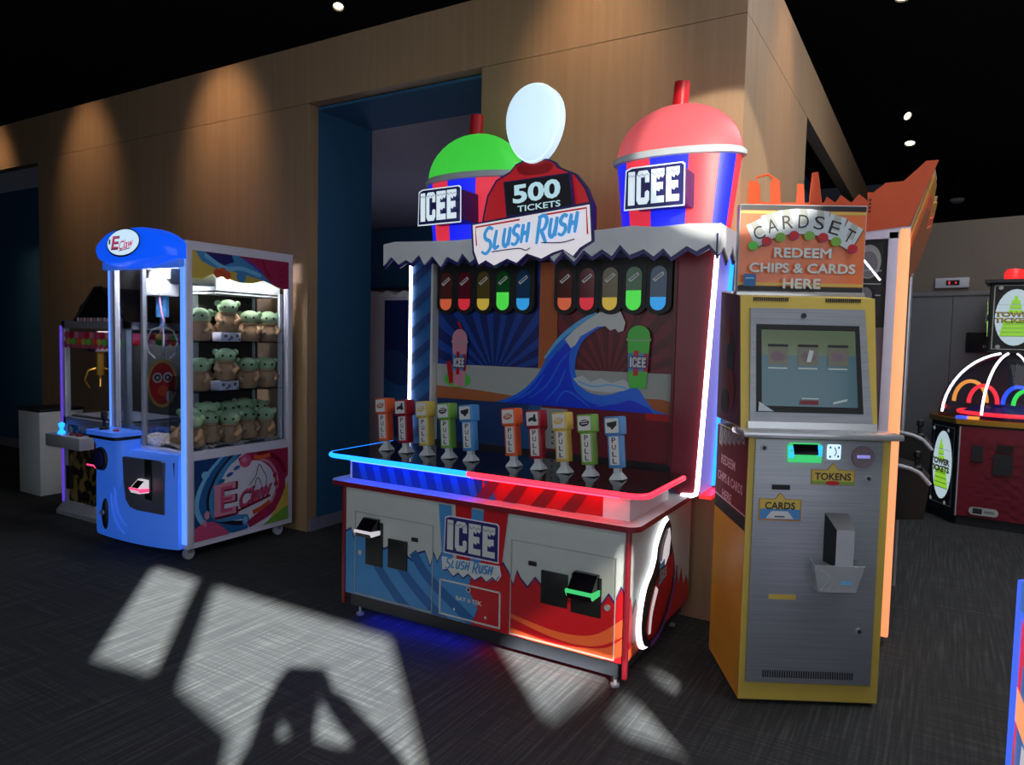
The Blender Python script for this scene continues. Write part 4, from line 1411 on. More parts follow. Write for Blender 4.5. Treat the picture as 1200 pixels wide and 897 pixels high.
a.rect(.05, .51, 1.49, 1.57, 'pink')
for j in range(2):
    for i in range(7):
        a.ell(.08 + .065 * i, 1.545 - .05 * j, .032, .026, cd[(i + j * 2) % 6])
a.ell(.30, 1.16, .135, .20, 'yellow')
a.ell(.30, 1.16, .115, .175, 'red')
for s_ in (-1, 1):
    for r_ in (.042, .028, .014):
        a.ell(.30 + s_ * .045, 1.21, r_, r_, 'white' if r_ != .028 else 'dark')
a.ell(.30, 1.10, .045, .045, 'orange')
a.ell(.36, 1.05, .03, .05, 'white')
a.build('side_decal', c2)
cl = MB().box(-.35, -.21, .14, .28, 1.40, 1.58, bev=.01).build('claw_carriage', 'mauve', c2)
o = MB().tube([(-.28, .21, 1.40), (-.28, .21, 1.20)], .036, 16).build('claw_head', 'brass', c2)
for k in range(3):
    t = radians(30 + 120 * k)
    d = Vector((cos(t), sin(t), 0))
    MB().tube([tuple(Vector((-.28, .21, 0)) + d * r_ + Vector((0, 0, z))) for r_, z in ((.03, 1.26), (.10, 1.24), (.13, 1.16), (.09, 1.09))], .010, 8).build('claw_finger', 'brass', o)
MB().box(-hw + .05, hw - .05, dp - .03, dp - .02, .84, 1.6).build('back_panel', 'interior', c2, smooth=False)
MB().box(-hw + .05, hw - .05, .05, dp - .05, .84, .86).build('prize_bed', 'baseboard', c2, smooth=False)
gb = MB().prism([(-.36, 1.66), (.40, 1.66), (.32, 1.78), (.06, 1.94), (-.04, 1.94), (-.28, 1.78)], (0, .05, 0), (1, 0, 0), (0, 0, 1), .40)
gb.build('gable_top', 'bronze_dark', c2, smooth=False)
e_ = MB()
for P in ([(-.36, .045, 1.665), (-.04, .045, 1.94), (.06, .045, 1.94), (.40, .045, 1.665)],):
    e_.tube(P, .010, 8)
e_.build('gable_edge', 'dark', c2)
a = Art((0, .048, 0), (1, 0, 0), (0, 0, 1))
for i in range(14):
    a.ell(-.30 + .05 * i, 1.675, .02, .018, 'rose' if i % 2 else 'white')
a.build('gable_trim', c2)

# white pedestal in the recess corner
p = MB().box(-.195, .195, -.0, .40, 0, .80, bev=.004).build('pedestal', 'snow', None)
p.location = (-7.43, 3.48, 0)
tag(p, 'plain white box pedestal with dark top standing left of the claw machines', 'pedestal')
MB().box(-.205, .205, -.01, .41, .80, .825, bev=.003).build('pedestal_top', 'dark', p)

# snow topped cabinet standing in the room beyond the opening
vc = thing('vending_cabinet', 'white and blue cabinet with wavy snow top behind the slush game', 'cabinet', (-4.28, 5.22, 0))
MB().box(-.42, .62, 0, .7, .05, 1.97).build('cabinet_body', 'lavender', vc, smooth=False)
MB().box(-.40, .60, .03, .67, .0, .05).build('plinth', 'dark', vc, smooth=False)
wt = [(-.44, 1.96)] + [(-.44 + .02 * i, 2.0 + .018 * sin(i * .62)) for i in range(54)] + [(.63, 1.96)]
MB().prism(wt, (0, -.03, 0), (1, 0, 0), (0, 0, 1), .74).build('snow_top', 'snow', vc)
a = Art((0, -.002, 0), (1, 0, 0), (0, 0, 1), clip=(-.24, .60, .08, 1.93))
a.rect(-.24, .6, .08, 1.93, 'ray_deep')
for i, (z, mm) in enumerate(((1.42, 'blue_deep'), (1.18, 'blue_mid'), (.92, 'blue_deep'), (.6, 'blue_mid'))):
    P = [(-.3, 0)] + [(-.3 + .05 * k, z + .05 * sin(k * .5 + i * 2)) for k in range(20)] + [(.7, 0)]
    a.poly(P, mm)
a.build('wave_print', vc)


# ================================================================== card redemption kiosk
ki = thing('ticket_kiosk', 'tall yellow and steel kiosk with touchscreen and orange sign for redeeming cards', 'kiosk', (-.686, 3.186, 0), math.atan2(.486, .874))
W = .611
bd = MB()
bd.box(.0, W, .0, .52, .02, 1.195)
ka = bd.build('cabinet', 'yellow', ki, smooth=False)
MB().box(.02, W - .02, .03, .50, 0, .02).build('base_foot', 'dark', ki, smooth=False)
a = Art((-.0006, 0, 0), (0, -1, 0), (0, 0, 1), clip=(-.518, -.002, .022, 1.19))
a.rect(-.52, 0, .02, 1.2, 'gold')  # yellow side coloured golder for the sun reflected onto it
a.rect(-.52, 0, .84, 1.2, 'wine_matte')
a.rect(-.52, 0, .775, .838, 'soot')
a.rect(-.52, 0, .838, .846, 'rose')
a.text('REDEEM', -.30, 1.03, .24, .045, 'rose', .02)
a.text('CHIPS & CARDS', -.26, .945, .42, .045, 'rose', .02)
a.text('HERE', -.30, .868, .16, .04, 'rose', .02)
for i in range(6):
    u = -.47 + .075 * i
    a.poly([(u, 1.10 + .012 * i), (u + .06, 1.09 + .012 * i), (u + .07, 1.18), (u + .01, 1.19)], 'mauve')
    a.stroke([(u + .02, 1.115 + .01 * i), (u + .05, 1.175)], .012, 'ink')
a.build('side_print', ka)
dr = MB().box(.027, .573, -.012, .0, .103, 1.19, bev=.002).build('steel_door', 'steel', ki)
vt = MB()
for i in range(38):
    u = .10 + i * .0105
    vt.box(u, u + .0055, -.0135, -.012, .128, .160)
v_ = vt.build('vent_slots', 'dark', dr, smooth=False)
for u, z in ((.062, 1.15), (.515, 1.028), (.510, .349)):
    o = MB().tube([(u, -.012, z), (u, -.019, z)], .015, 18).build('lock', 'chrome', dr)
    MB().tube([(u, -.019, z), (u, -.0205, z)], .009, 14).build('keyhole', 'dark', o)
MB().box(.104, .182, -.0145, -.012, .968, .990).build('card_slot', 'black', dr, smooth=False)
MB().box(.112, .230, -.0135, -.012, .482, .503).build('yellow_strip', 'yellow', dr, smooth=False)
ro = MB().prism([(-.070, -.040), (.070, -.040), (.074, .030), (.062, .044), (-.062, .044), (-.074, .030)], (.236, -.026, 1.132), (1, 0, 0), (0, 0, 1), .014).build('card_reader', 'led_green', ki, label='card reader with a green glowing rim')
a = Art((.236, -.0265, 1.132), (1, 0, 0), (0, 0, 1), step=.001)
a.rect(-.071, -.050, -.02, .03, 'led_blue')
a.rect(.052, .071, -.01, .035, 'led_blue')
a.poly([(-.048, -.006), (.056, -.006), (.050, .040), (-.056, .040)], 'gloss_black')
a.ell(-.06, .012, .008, .008, 'led_green')
a.build('reader_screen', ro)
o = MB().box(.333, .390, -.020, -.012, 1.108, 1.172, bev=.006).build('token_button', 'sign_white', dr)
a = Art((.362, -.0205, 1.14), (1, 0, 0), (0, 0, 1))
for q in ((-.018, .02), (.018, .02), (-.018, -.02), (.016, -.018)):
    a.ell(q[0], q[1], .004, .005, 'blue_deep')
a.stroke([(.0, .02), (.008, .0), (.0, -.018)], .004, 'blue_deep')
a.build('button_mark', o)
o = MB().tube([(.487, -.012, 1.122), (.487, -.020, 1.122)], .048, 30).build('round_plate', 'mauve', dr)
MB().box(.459, .515, -.0225, -.020, 1.116, 1.13, bev=.001).build('plate_slot', 'acrylic', o)


def plate(name, pts, word, cx, cz, w, h, chute=False):
    o_ = MB().prism([((p[0] - cx) * 1.06 + cx, (p[1] - cz) * 1.10 + cz) for p in pts], (0, -.0145, 0), (1, 0, 0), (0, 0, 1), .0025).build(name, 'brass', dr, smooth=False)
    a_ = Art((0, -.0146, 0), (1, 0, 0), (0, 0, 1))
    a_.poly(pts, 'yellow')
    z0 = min(p[1] for p in pts)
    x0, x1 = min(p[0] for p in pts), max(p[0] for p in pts)
    if chute:
        a_.rect(x0, x1, z0, z0 + .045, 'blue')
        a_.poly([(cx - .06, z0 + .003), (cx + .06, z0 + .003), (cx + .035, z0 + .036), (cx - .035, z0 + .036)], 'white')
        a_.stroke([(cx - .022, z0 + .012), (cx + .022, z0 + .012)], .007, 'slate')
    else:
        a_.poly([(x0, z0), (x1, z0), (x1, z0 + .012), (x0, z0 + .012)], 'green')
        a_.ell(cx, z0 + .004, .03, .01, 'red')
    a_.text(word, cx, cz, w, h, 'ink', .02)
    a_.build('plate_print', o_)


plate('tokens_plate', [(.275, 1.0), (.452, 1.0), (.452, 1.058), (.385, 1.058), (.362, 1.088), (.340, 1.058), (.275, 1.058)], 'TOKENS', .363, 1.032, .155, .032)
plate('cards_plate', [(.056, .838), (.229, .838), (.229, .925), (.164, .925), (.142, .952), (.120, .925), (.056, .925)], 'CARDS', .142, .898, .13, .032, True)
# dispenser chute and clear cup
ch = MB()
ch.add([(.338, -.012, .872), (.438, -.012, .872), (.438, -.085, .815), (.362, -.085, .815), (.338, -.012, .66), (.438, -.012, .66), (.438, -.085, .655), (.362, -.085, .655)],
       [(3, 2, 1, 0), (7, 6, 2, 3), (4, 7, 3, 0), (6, 5, 1, 2)], 0)
ch.m = [1, 0, 1, 0]
ch.build('dispenser_chute', ['silver', 'dark'], dr, smooth=False)
cp = MB()
cp.add([(.285, -.013, .672), (.472, -.013, .672), (.30, -.013, .545), (.455, -.013, .545), (.272, -.095, .665), (.480, -.095, .665), (.298, -.085, .548), (.452, -.085, .548)],
       [(4, 5, 7, 6), (0, 4, 6, 2), (5, 1, 3, 7), (6, 7, 3, 2)])
co_ = cp.build('token_cup', 'cup_plastic', dr, smooth=False)
co_.modifiers.new('s', 'SOLIDIFY').thickness = .004
a = Art((0, -.0955, 0), (1, 0, 0), (0, 0, 1))
a.stroke([(.275, .663), (.34, .615), (.30, .555)], .006, 'silver')
a.stroke([(.345, .612), (.36, .60), (.33, .555)], .005, 'silver')
a.rect(.385, .43, .582, .60, 'sky')
a.build('cup_fold', co_)
# ledge
MB().box(-.038, W + .030, -.055, .14, 1.197, 1.224, bev=.008).build('steel_ledge', 'chrome', ki)
# sloping upper housing
up_ = MB()
X0, X1 = -.008, .597
up_.add([(X0, .10, 1.224), (X1, .10, 1.224), (X1, .19, 1.815), (X0, .19, 1.815), (X0, .52, 1.224), (X1, .52, 1.224), (X1, .52, 1.86), (X0, .52, 1.86)],
        [(0, 1, 2, 3), (1, 5, 6, 2), (4, 0, 3, 7), (3, 2, 6, 7), (5, 4, 7, 6)])
uo = up_.build('upper_housing', 'yellow', ki, smooth=False)
sl_n = Vector((0, .09, .591)).normalized()
a = Art((0, .0994, 1.224), (1, 0, 0), sl_n, step=.001)
L = Vector((0, .09, .591)).length
bz = MB().prism([(.030, .03), (.572, .03), (.548, .545), (.035, .545)], (0, .0985, 1.2245), (1, 0, 0), sl_n, .012)
bz.xf(Matrix.Translation((0, -.008, 0)))
bz.build('bezel_plate', 'steel', uo, smooth=False)
MB().prism([(.020, -.002), (.590, -.002), (.590, .028), (.020, .028)], (0, .085, 1.226), (1, 0, 0), sl_n, .015).build('lower_trim', 'chrome', uo, smooth=False)
a = Art((0, .0885, 1.2245), (1, 0, 0), sl_n, step=.001)
a.poly([(.058, .072), (.532, .072), (.520, .47), (.060, .47)], 'black')
a.build('screen_frame', uo)
a = Art((0, .087, 1.2245), (1, 0, 0), sl_n, step=.0006)
a.poly([(.082, .100), (.507, .100), (.500, .445), (.082, .445)], 'screen')
a.poly([(.082, .33), (.50, .33), (.50, .445), (.082, .445)], 'screen_top')
for u in (.155, .288, .420):
    a.rect(u - .045, u + .045, .285, .365, 'screen_icon')
    a.ell(u, .325, .032, .022, 'mauve')
    a.rect(u - .045, u + .04, .268, .274, 'screen_line')
    a.rect(u - .045, u + .045, .368, .380, 'dark')
a.poly([(.278, .30), (.298, .30), (.312, .35), (.292, .355)], 'screen_line')
a.rect(.25, .33, .108, .128, 'wine')
a.rect(.255, .33, .133, .138, 'screen_line')
a.poly([(.392, .112), (.455, .128), (.458, .138), (.395, .122)], 'screen_line')
a.poly([(.063, .075), (.132, .075), (.066, .118)], 'frost')
a.build('touch_screen', uo)
n_ = Vector((1, 0, 0)).cross(sl_n)
p0 = Vector((.272, .088, 1.2245)) + sl_n * .512
MB().tube([p0, p0 + n_ * .004], .012, 16).build('camera_eye', 'dark', uo)
vt = MB()
for u0 in (.02, .345):
    for i in range(17):
        u = u0 + .03 + i * .0095
        vt.box(u, u + .005, .183, .19, 1.795, 1.812)
vt.build('vent_slots', 'dark', uo, smooth=False)
a = Art((X0 - .0006, 0, 0), (0, -1, 0), (0, 0, 1), step=.001)
a.poly([(-.518, 1.226), (-.11, 1.226), (-.20, 1.82), (-.518, 1.855)], 'plum')
a.ell(-.30, 1.55, .07, .10, 'soot')
a.ell(-.36, 1.66, .06, .07, 'wine_matte')
a.ell(-.30, 1.38, .09, .10, 'wine_matte')
a.ell(-.36, 1.32, .07, .06, 'soot')
a.build('side_print', uo)
MB().box(.0, .595, .285, .40, 1.82, 1.848, bev=.004).build('sign_rail', 'chrome', ki)
so = MB().box(.004, .592, .300, .345, 1.845, 2.252, bev=.003).build('sign_box', 'silver', ki)
a = Art((0, .2995, 0), (1, 0, 0), (0, 0, 1))
M['sign_orange'] = mat('sign_orange', (226, 116, 66), .25, coat=.3)
a.rect(.008, .588, 1.849, 2.248, 'sign_orange')
a.rect(.008, .588, 2.224, 2.248, 'dark')
a.rect(.008, .588, 2.208, 2.221, 'yellow')
a.rect(.008, .588, 1.849, 1.872, 'dark')
a.rect(.008, .588, 1.875, 1.888, 'yellow')
for i, chn in enumerate('CARDSET'):
    ang = radians((26, 16, 7, 0, -7, -16, -28)[i])
    cx, cz = ((.095, 2.118), (.155, 2.152), (.225, 2.170), (.298, 2.174), (.370, 2.168), (.442, 2.146), (.510, 2.110))[i]
    c_, s_ = cos(ang), sin(ang)
    w2, h2 = .040, .058
    a.poly([(cx + x * c_ - y * s_ + .003, cz + x * s_ + y * c_ - .003) for x, y in ((-w2, -h2), (w2, -h2), (w2, h2), (-w2, h2))], 'dark')
    a.poly([(cx + x * c_ - y * s_, cz + x * s_ + y * c_) for x, y in ((-w2, -h2), (w2, -h2), (w2, h2), (-w2, h2))], 'frost')
    a.poly([(cx + x * c_ - y * s_, cz + x * s_ + y * c_) for x, y in ((-.02, h2), (.012, h2), (.026, -.01), (-.012, -.012))], 'ash')
    a.text(chn, cx, cz, .048 if chn not in 'T' else .04, .062, 'ink', .0, rot=ang)
for i, (cx, cz) in enumerate(((.068, 2.056), (.130, 2.078), (.192, 2.098), (.255, 2.107), (.325, 2.107), (.388, 2.100), (.448, 2.082), (.525, 2.050))):
    a.ell(cx, cz, .024, .022, 'green' if i % 2 == 0 else 'magenta')
    a.ell(cx - .002, cz + .003, .019, .017, 'lime' if i == 0 else ('green' if i % 2 == 0 else 'red'))
for word, cz, w_ in (('REDEEM', 2.026, .26), ('CHIPS & CARDS', 1.955, .485), ('HERE', 1.884, .17)):
    cx = .296
    a.text(word, cx + .003, cz - .004, w_, .042, 'mauve')
    a.text(word, cx + .0015, cz - .0015, w_, .042, 'mauve')
    for dx, dz in ((-.0022, 0), (.0022, 0), (0, .0022), (0, -.0018), (0, 0)):
        a.text(word, cx + dx, cz + dz, w_, .042, 'white')
a.rect(.026, .082, 1.868, 1.925, 'blue_mid')
a.stroke([(.034, 1.905), (.074, 1.906)], .006, 'sky')
a.build('sign_face', so)

# ================================================================== tall game cabinet with the skyline topper
fc = thing('game_cabinet', 'tall game cabinet with orange light post and orange skyline cutout behind the kiosk', 'arcade game', (-.15, 4.25, 0))
MB().box(-.80, -.06, .02, 1.30, .03, 2.18).build('cabinet', 'mauve', fc, smooth=False)
MB().box(-.78, -.08, .04, 1.28, 0, .03).build('plinth', 'dark', fc, smooth=False)
MB().box(-.052, .0, -.010, .05, .045, 2.215, bev=.008).build('light_post', 'led_orange', fc)
MB().box(-.10, -.052, -.008, .04, .03, 2.20, bev=.004).build('side_stile', 'lavender', fc)
MB().box(-.80, .0, -.008, .04, 2.165, 2.222).build('top_rail', 'lavender', fc, smooth=False)
a = Art((0, .0185, 0), (1, 0, 0), (0, 0, 1), clip=(-.78, -.10, 1.70, 2.165))
a.rect(-.78, -.10, 1.70, 2.17, 'black')
a.build('window_frame', fc)
a = Art((0, .0165, 0), (1, 0, 0), (0, 0, 1), clip=(-.76, -.125, 1.715, 2.15))
a.rect(-.76, -.125, 1.70, 2.17, 'dark')
a.ell(-.19, 2.05, .06, .09, 'ash')
a.ell(-.19, 2.035, .045, .07, 'grey')
a.stroke([(-.26, 2.12), (-.13, 1.95)], .009, 'led_white')  # painted reflection of a light strip in the dark glass
for z in (2.0, 1.93, 1.87):
    a.stroke([(-.4, z + .01), (-.125, z)], .006, 'ash')
a.ell(-.20, 1.87, .05, .06, 'black')
a.ell(-.20, 1.87, .035, .045, 'grey')
a.stroke(smoothp([(-.26, 1.80), (-.19, 1.79), (-.12, 1.74)]), .012, 'black')
a.build('side_window', fc)
sky = [(-.994, 2.20), (-.984, 2.405), (-.989, 2.512), (-.966, 2.529), (-.928, 2.52), (-.913, 2.495), (-.909, 2.409), (-.853, 2.395), (-.857, 2.509), (-.836, 2.536), (-.807, 2.514), (-.797, 2.391), (-.716, 2.385), (-.712, 2.487), (-.68, 2.484), (-.671, 2.381), (-.649, 2.38), (-.639, 2.54), (-.609, 2.542), (-.584, 2.375), (-.571, 2.374), (-.559, 2.405), (-.515, 2.369), (-.488, 2.408), (-.435, 2.363), (-.4, 2.405), (-.357, 2.366), (-.36, 2.411), (-.329, 2.408), (-.327, 2.413), (-.281, 2.448), (-.281, 2.453), (-.195, 2.454), (-.097, 2.548), (-.044, 2.546), (-.157, 2.225), (-.359, 2.205)]
so = MB().prism([(p[0] + .15, p[1]) for p in sky], (0, -.012, 0), (1, 0, 0), (0, 0, 1), .018).build('skyline_cutout', 'orange_dark', fc, smooth=False)
MB().tube([(-.78, -.003, 2.50), (-.785, -.003, 2.545), (-.72, -.003, 2.555), (-.69, -.003, 2.53)], .007, 8).build('cutout_pipe', 'orange_dark', so)
for i in range(4):
    MB().tube([(-.195, -.013, 2.37 - .02 * i), (-.195, -.0145, 2.37 - .02 * i)], .006, 10).build('vent_hole', 'black', so)
# flared front of the topper: three leaning slabs with printed art
for k, (off, z1, mm, y1) in enumerate(((.0, 2.54, 'tan', 1.2), (.03, 2.50, 'gold', 1.15), (.05, 2.42, 'orange', 1.25), (.065, 2.36, 'clay', 1.2))):
    zt, zb = z1, 2.20 - .08 * k
    m = MB().prism([(.01 + .02 * k, zb), (y1, zb), (y1, zt - .05), (y1 * .8, zt), (y1 * .55, zt - .06), (y1 * .3, zt - .01), (.01 + .02 * k, zt - .03)], (off * .45, 0, 0), (0, 1, 0), (0, 0, 1), .012)
    for i, v in enumerate(m.v):
        m.v[i] = (v[0] + (v[2] - 2.2) * .30, v[1], v[2])
    m.build('topper_panel', mm, fc, smooth=False)
# front side of the cabinet facing the aisle: glazed stage, poles and control pods
MB().box(-.058, -.050, .06, 1.28, .12, 2.15).build('front_glass', 'bronze_dark', fc, smooth=False)
for y in (.14, .95):
    MB().tube([(-.02, y, .05), (-.02, y, 2.16)], .014, 12).build('chrome_pole', 'chrome', fc)
for k, (y, z) in enumerate(((.62, .83), (1.02, .98))):
    m = MB().add([(-.05, y - .16, z - .25), (.13, y - .16, z - .22), (.15, y - .16, z - .01), (.09, y - .16, z + .06), (-.05, y - .16, z + .09),
                  (-.05, y + .16, z - .25), (.13, y + .16, z - .22), (.15, y + .16, z - .01), (.09, y + .16, z + .06), (-.05, y + .16, z + .09)],
                 [(0, 1, 2, 3, 4), (9, 8, 7, 6, 5), (0, 5, 6, 1), (1, 6, 7, 2), (2, 7, 8, 3), (3, 8, 9, 4), (4, 9, 5, 0)])
    pod = m.build('control_pod', 'black', fc, smooth=False)
    MB().tube([(-.04, y - .165, z + .085), (.05, y - .17, z + .068), (.10, y - .17, z + .045), (.152, y - .165, z - .015)], .012, 8).build('pod_trim', 'silver', pod)
    MB().lathe([(.03, 0), (.03, .02), (.012, .03), (.012, .07), (.022, .08), (.02, .11), (.0, .12)], (.08, y - .05, z + .045), 14).build('joystick', 'black', pod)

# ================================================================== tower ticket machine
tw = thing('arcade_machine', 'dome topped arcade machine with neon arcs and red beacon by the lift doors', 'arcade game', (.60, 7.98, 0), radians(-6))
hexp = [(-.60, -.10), (-.36, -.44), (.36, -.44), (.60, -.10), (.60, .22), (-.60, .22)]
MB().prism(hexp, (0, 0, .92), (1, 0, 0), (0, 1, 0), .84).build('cabinet', 'black', tw, smooth=False)
MB().prism([(p[0] * .94, p[1] * .94) for p in hexp], (0, 0, .08), (1, 0, 0), (0, 1, 0), .08).build('plinth', 'dark', tw, smooth=False)
MB().prism([(p[0] * 1.05, p[1] * 1.05) for p in hexp], (0, 0, .965), (1, 0, 0), (0, 1, 0), .045).build('deck', 'brass', tw, smooth=False)
a = Art((0, -.4408, 0), (1, 0, 0), (0, 0, 1))
a.rect(-.34, .34, .09, .90, 'wine')
for i in range(10):
    for j in range(16):
        if (i + j) % 2:
            a.rect(-.33 + .066 * i, -.27 + .066 * i, .10 + .045 * j, .138 + .045 * j, 'dark_red')
a.rect(-.345, -.335, .09, .90, 'silver')
a.rect(-.06, .06, .70, .76, 'black')
a.rect(-.08, .06, .50, .68, 'dark')
a.rect(-.24, -.16, .60, .74, 'dark')
a.rrect(-.24, -.02, .12, .19, .03, 'ash')
a.rect(-.21, -.14, .13, .18, 'dark')
a.stroke([(-.125, .155), (-.05, .155)], .02, 'grey')
a.build('front_print', tw)
e0, e1 = Vector((-.60, -.10, 0)), Vector((-.36, -.44, 0))
ex = (e1 - e0).normalized()


def tower_art(a_, w, h, z0):
    a_.rect(-w / 2, w / 2, z0, z0 + h, 'black')
    a_.frame(-w * .46, w * .46, z0 + h * .02, z0 + h * .98, w * .02, 'ash')
    a_.ell(0, z0 + h * .5, w * .42, h * .42, 'tower_white')
    for i in range(4):
        a_.stroke([(-w * .38, z0 + h * (.3 + .13 * i)), (w * .38, z0 + h * (.3 + .13 * i))], h * .004, 'tower_dim')
    for i, (hw_, z_) in enumerate(((.30, .22), (.28, .28), (.26, .34), (.24, .40), (.14, .56), (.12, .63), (.09, .70))):
        a_.rrect(-w * hw_, w * hw_, z0 + h * z_, z0 + h * (z_ + .055), h * .012, 'tower_green')
        a_.stroke([(-w * hw_, z0 + h * z_), (w * hw_, z0 + h * z_)], h * .008, 'green')
    a_.poly([(-w * .06, z0 + h * .70), (w * .06, z0 + h * .70), (w * .03, z0 + h * .82), (-w * .03, z0 + h * .82)], 'tower_green')
    for word, z_ in (('TOWER', .545), ('TICKETS', .455)):
        a_.text(word, 0, z0 + h * z_, w * .84, h * .08, 'ink', .06)
        a_.text(word, 0, z0 + h * (z_ + .004), w * .80, h * .07, 'yellow', .02)
    for sx in (-1, 1):
        for zz in (.06, .94):
            a_.ell(sx * w * .32, z0 + h * zz, w * .05, w * .05, 'tower_dim')


nv = Vector((ex.y, -ex.x, 0))
mid = (e0 + e1) / 2 + nv * .001
a = Art(mid, ex, (0, 0, 1), step=.001)
tower_art(a, .36, .76, .13)
a.build('side_light_panel', tw)
MB().lathe([(.56 * cos(t * pi / 24), .965 + .60 * sin(t * pi / 24)) for t in range(0, 12)] + [(.02, 1.565)], (0, -.10, 0), 36, 1, .58).build('dome', 'dome_glass', tw)
for az in (205, 250, 290, 335):
    P = []
    for t in range(0, 11):
        th = radians(4 + t * 7.6)
        P.append((.568 * cos(th) * cos(radians(az)), -.10 + .58 * .568 * cos(th) * sin(radians(az)), .965 + .605 * sin(th)))
    MB().tube(P, .011 if az in (205, 250) else .008, 8).build('dome_light', 'lit_white', tw)
MB().box(-.03, .03, -.05, .01, .965, 1.56).build('dome_core', 'dark', tw, smooth=False)
for cx, r_, mm, yy_ in ((-.20, .11, 'neon_red', -.20), (-.31, .13, 'neon_orange', -.05), (.06, .11, 'neon_blue', -.18), (.12, .09, 'neon_green', -.25), (.32, .1, 'neon_red', -.12)):
    MB().tube([(cx + r_ * cos(pi * t / 14), yy_, 1.10 + 1.5 * r_ * sin(pi * t / 14)) for t in range(15)], .017, 8).build('neon_arc', mm, tw)
MB().tube([(.40 * cos(radians(t)), -.02 + .33 * sin(radians(t)), 1.01) for t in range(0, 360, 12)], .018, 8, closed=True).build('neon_ring', 'neon_red', tw)
MB().lathe([(.36, .966), (.36, 1.02), (.30, 1.06), (.10, 1.09)], (0, -.02, 0), 30, 1, .8).build('turntable', 'navy', tw)
for s_ in (-.34, -.26):
    MB().box(s_ - .05, s_ + .05, -.40, -.30, .965, .985, bev=.004).build('deck_light', 'neon_orange' if s_ > -.3 else 'neon_blue', tw)
tp = MB().box(-.20, .20, -.20, .16, 1.575, 2.20, bev=.01).build('topper_box', 'black', tw)
MB().box(-.24, .24, -.24, .20, 2.195, 2.225).build('topper_cap', 'dark', tp, smooth=False)
a = Art((0, -.2006, 0), (1, 0, 0), (0, 0, 1), step=.001)
tower_art(a, .36, .60, 1.585)
a.build('topper_light_panel', tp)
a = Art((-.2006, 0, 0), (0, -1, 0), (0, 0, 1), step=.001)
tower_art(a, .30, .60, 1.585)
a.build('topper_side_panel', tp)
MB().lathe([(.075, 2.225), (.078, 2.29), (.06, 2.325), (.0, 2.335)], (-.03, -.05, 0), 24).build('beacon', 'led_red_dim', tp)
MB().tube([(-.25, -.30, .055), (.25, -.30, .055)], .008).build('underglow_strip', 'led_deep_blue', tw)

# lift controls on the lobby wall
o = MB().box(.10, .40, -.012, .02, 2.21, 2.31, bev=.003)
o.xf(lobby)
io = o.build('floor_indicator', 'silver')
tag(io, 'small steel lift floor indicator with red digits above the doors', 'indicator')
i2 = MB().box(.20, .32, -.016, -.010, 2.235, 2.285)
i2.xf(lobby)
i2.build('indicator_screen', 'black', io, smooth=False)
a = Art((.26, -.0165, 2.26), (1, 0, 0), (0, 0, 1))
a.text('1', -.03, 0, .012, .03, 'neon_red', .03)
a.rect(.022, .034, -.008, .008, 'neon_red')
a.mb.xf(lobby)
a.build('red_digits', io)
o = MB().box(.41, .64, -.03, -.006, 1.56, 1.76, bev=.003)
o.xf(lobby)
tag(o.build('door_sign', 'black'), 'black rectangular plaque on the right steel lift door', 'sign')

# ================================================================== cabinet at the right edge
rm = thing('game_cabinet', 'blue edged game cabinet cut off by the right edge, red and white art', 'arcade game', (.248, 2.55, 0), radians(5))
prof2 = [(0, .06), (0, .92), (-.12, .955), (-.30, .80), (-.9, .78), (-.9, .06)]
MB().prism([(-p[0], p[1]) for p in prof2], (.0, 0, 0), (0, -1, 0), (0, 0, 1), .6).build('cabinet', 'panel_white', rm, smooth=False)
prof_in = [(p[0], p[1]) for p in prof2]
a = Art((-.0005, 0, 0), (0, -1, 0), (0, 0, 1), step=.001)
rp = [(-p[0], p[1]) for p in prof2]
a.poly(rp, 'lit_sky')
a.poly([(.02, .80), (.02, .60), (.05, .30), (.10, .70), (.20, .78), (.08, .84)], 'cup_red')
a.poly([(.05, .52), (.30, .50), (.30, .60), (.05, .62)], 'led_orange')
a.poly([(.10, .10), (.60, .10), (.60, .50), (.16, .50)], 'sign_pale')
a.poly([(.03, .08), (.12, .08), (.10, .35), (.06, .5)], 'dome_red')
a.build('side_print', rm)
MB().tube([(-.004, -.0, .06), (-.004, -.0, .92), (-.004, -.12, .957), (-.004, -.30, .80), (-.004, -.9, .78)], .006, 8).build('edge_light', 'led_edge', rm)
MB().tube([(-.003, -.045, .06), (-.003, -.045, .84), (-.003, -.16, .80), (-.003, -.3, .70)], .004, 8).build('edge_light', 'led_edge', rm)
MB().box(.02, .6, .03, .85, 0, .06).xf(Matrix.Scale(-1, 4, (0, 1, 0))).build('plinth', 'dark', rm, smooth=False)

# ================================================================== ceiling lamps
def can_light(name, loc, direction, r, label, cat='spotlight', stem=5.0):
    d = Vector(direction).normalized()
    t_ = thing(name, label, cat, loc)
    MB().tube([tuple(-d * .14), (0, 0, 0)], [r * .8, r * 1.15], 20, cap=False).build('lamp_housing', 'black', t_)
    q = MB().tube([tuple(-d * .02), tuple(-d * .012)], r, 20).build('lamp_lens', 'led_warm', t_)
    if stem:
        MB().tube([tuple(-d * .12), tuple(-d * .12 + Vector((0, 0, .06))), tuple(-d * .12 + Vector((0, 0, stem - loc[2] - .02 + d.z * .12)))], .010, 8).build('stem', 'black', t_)
    return t_


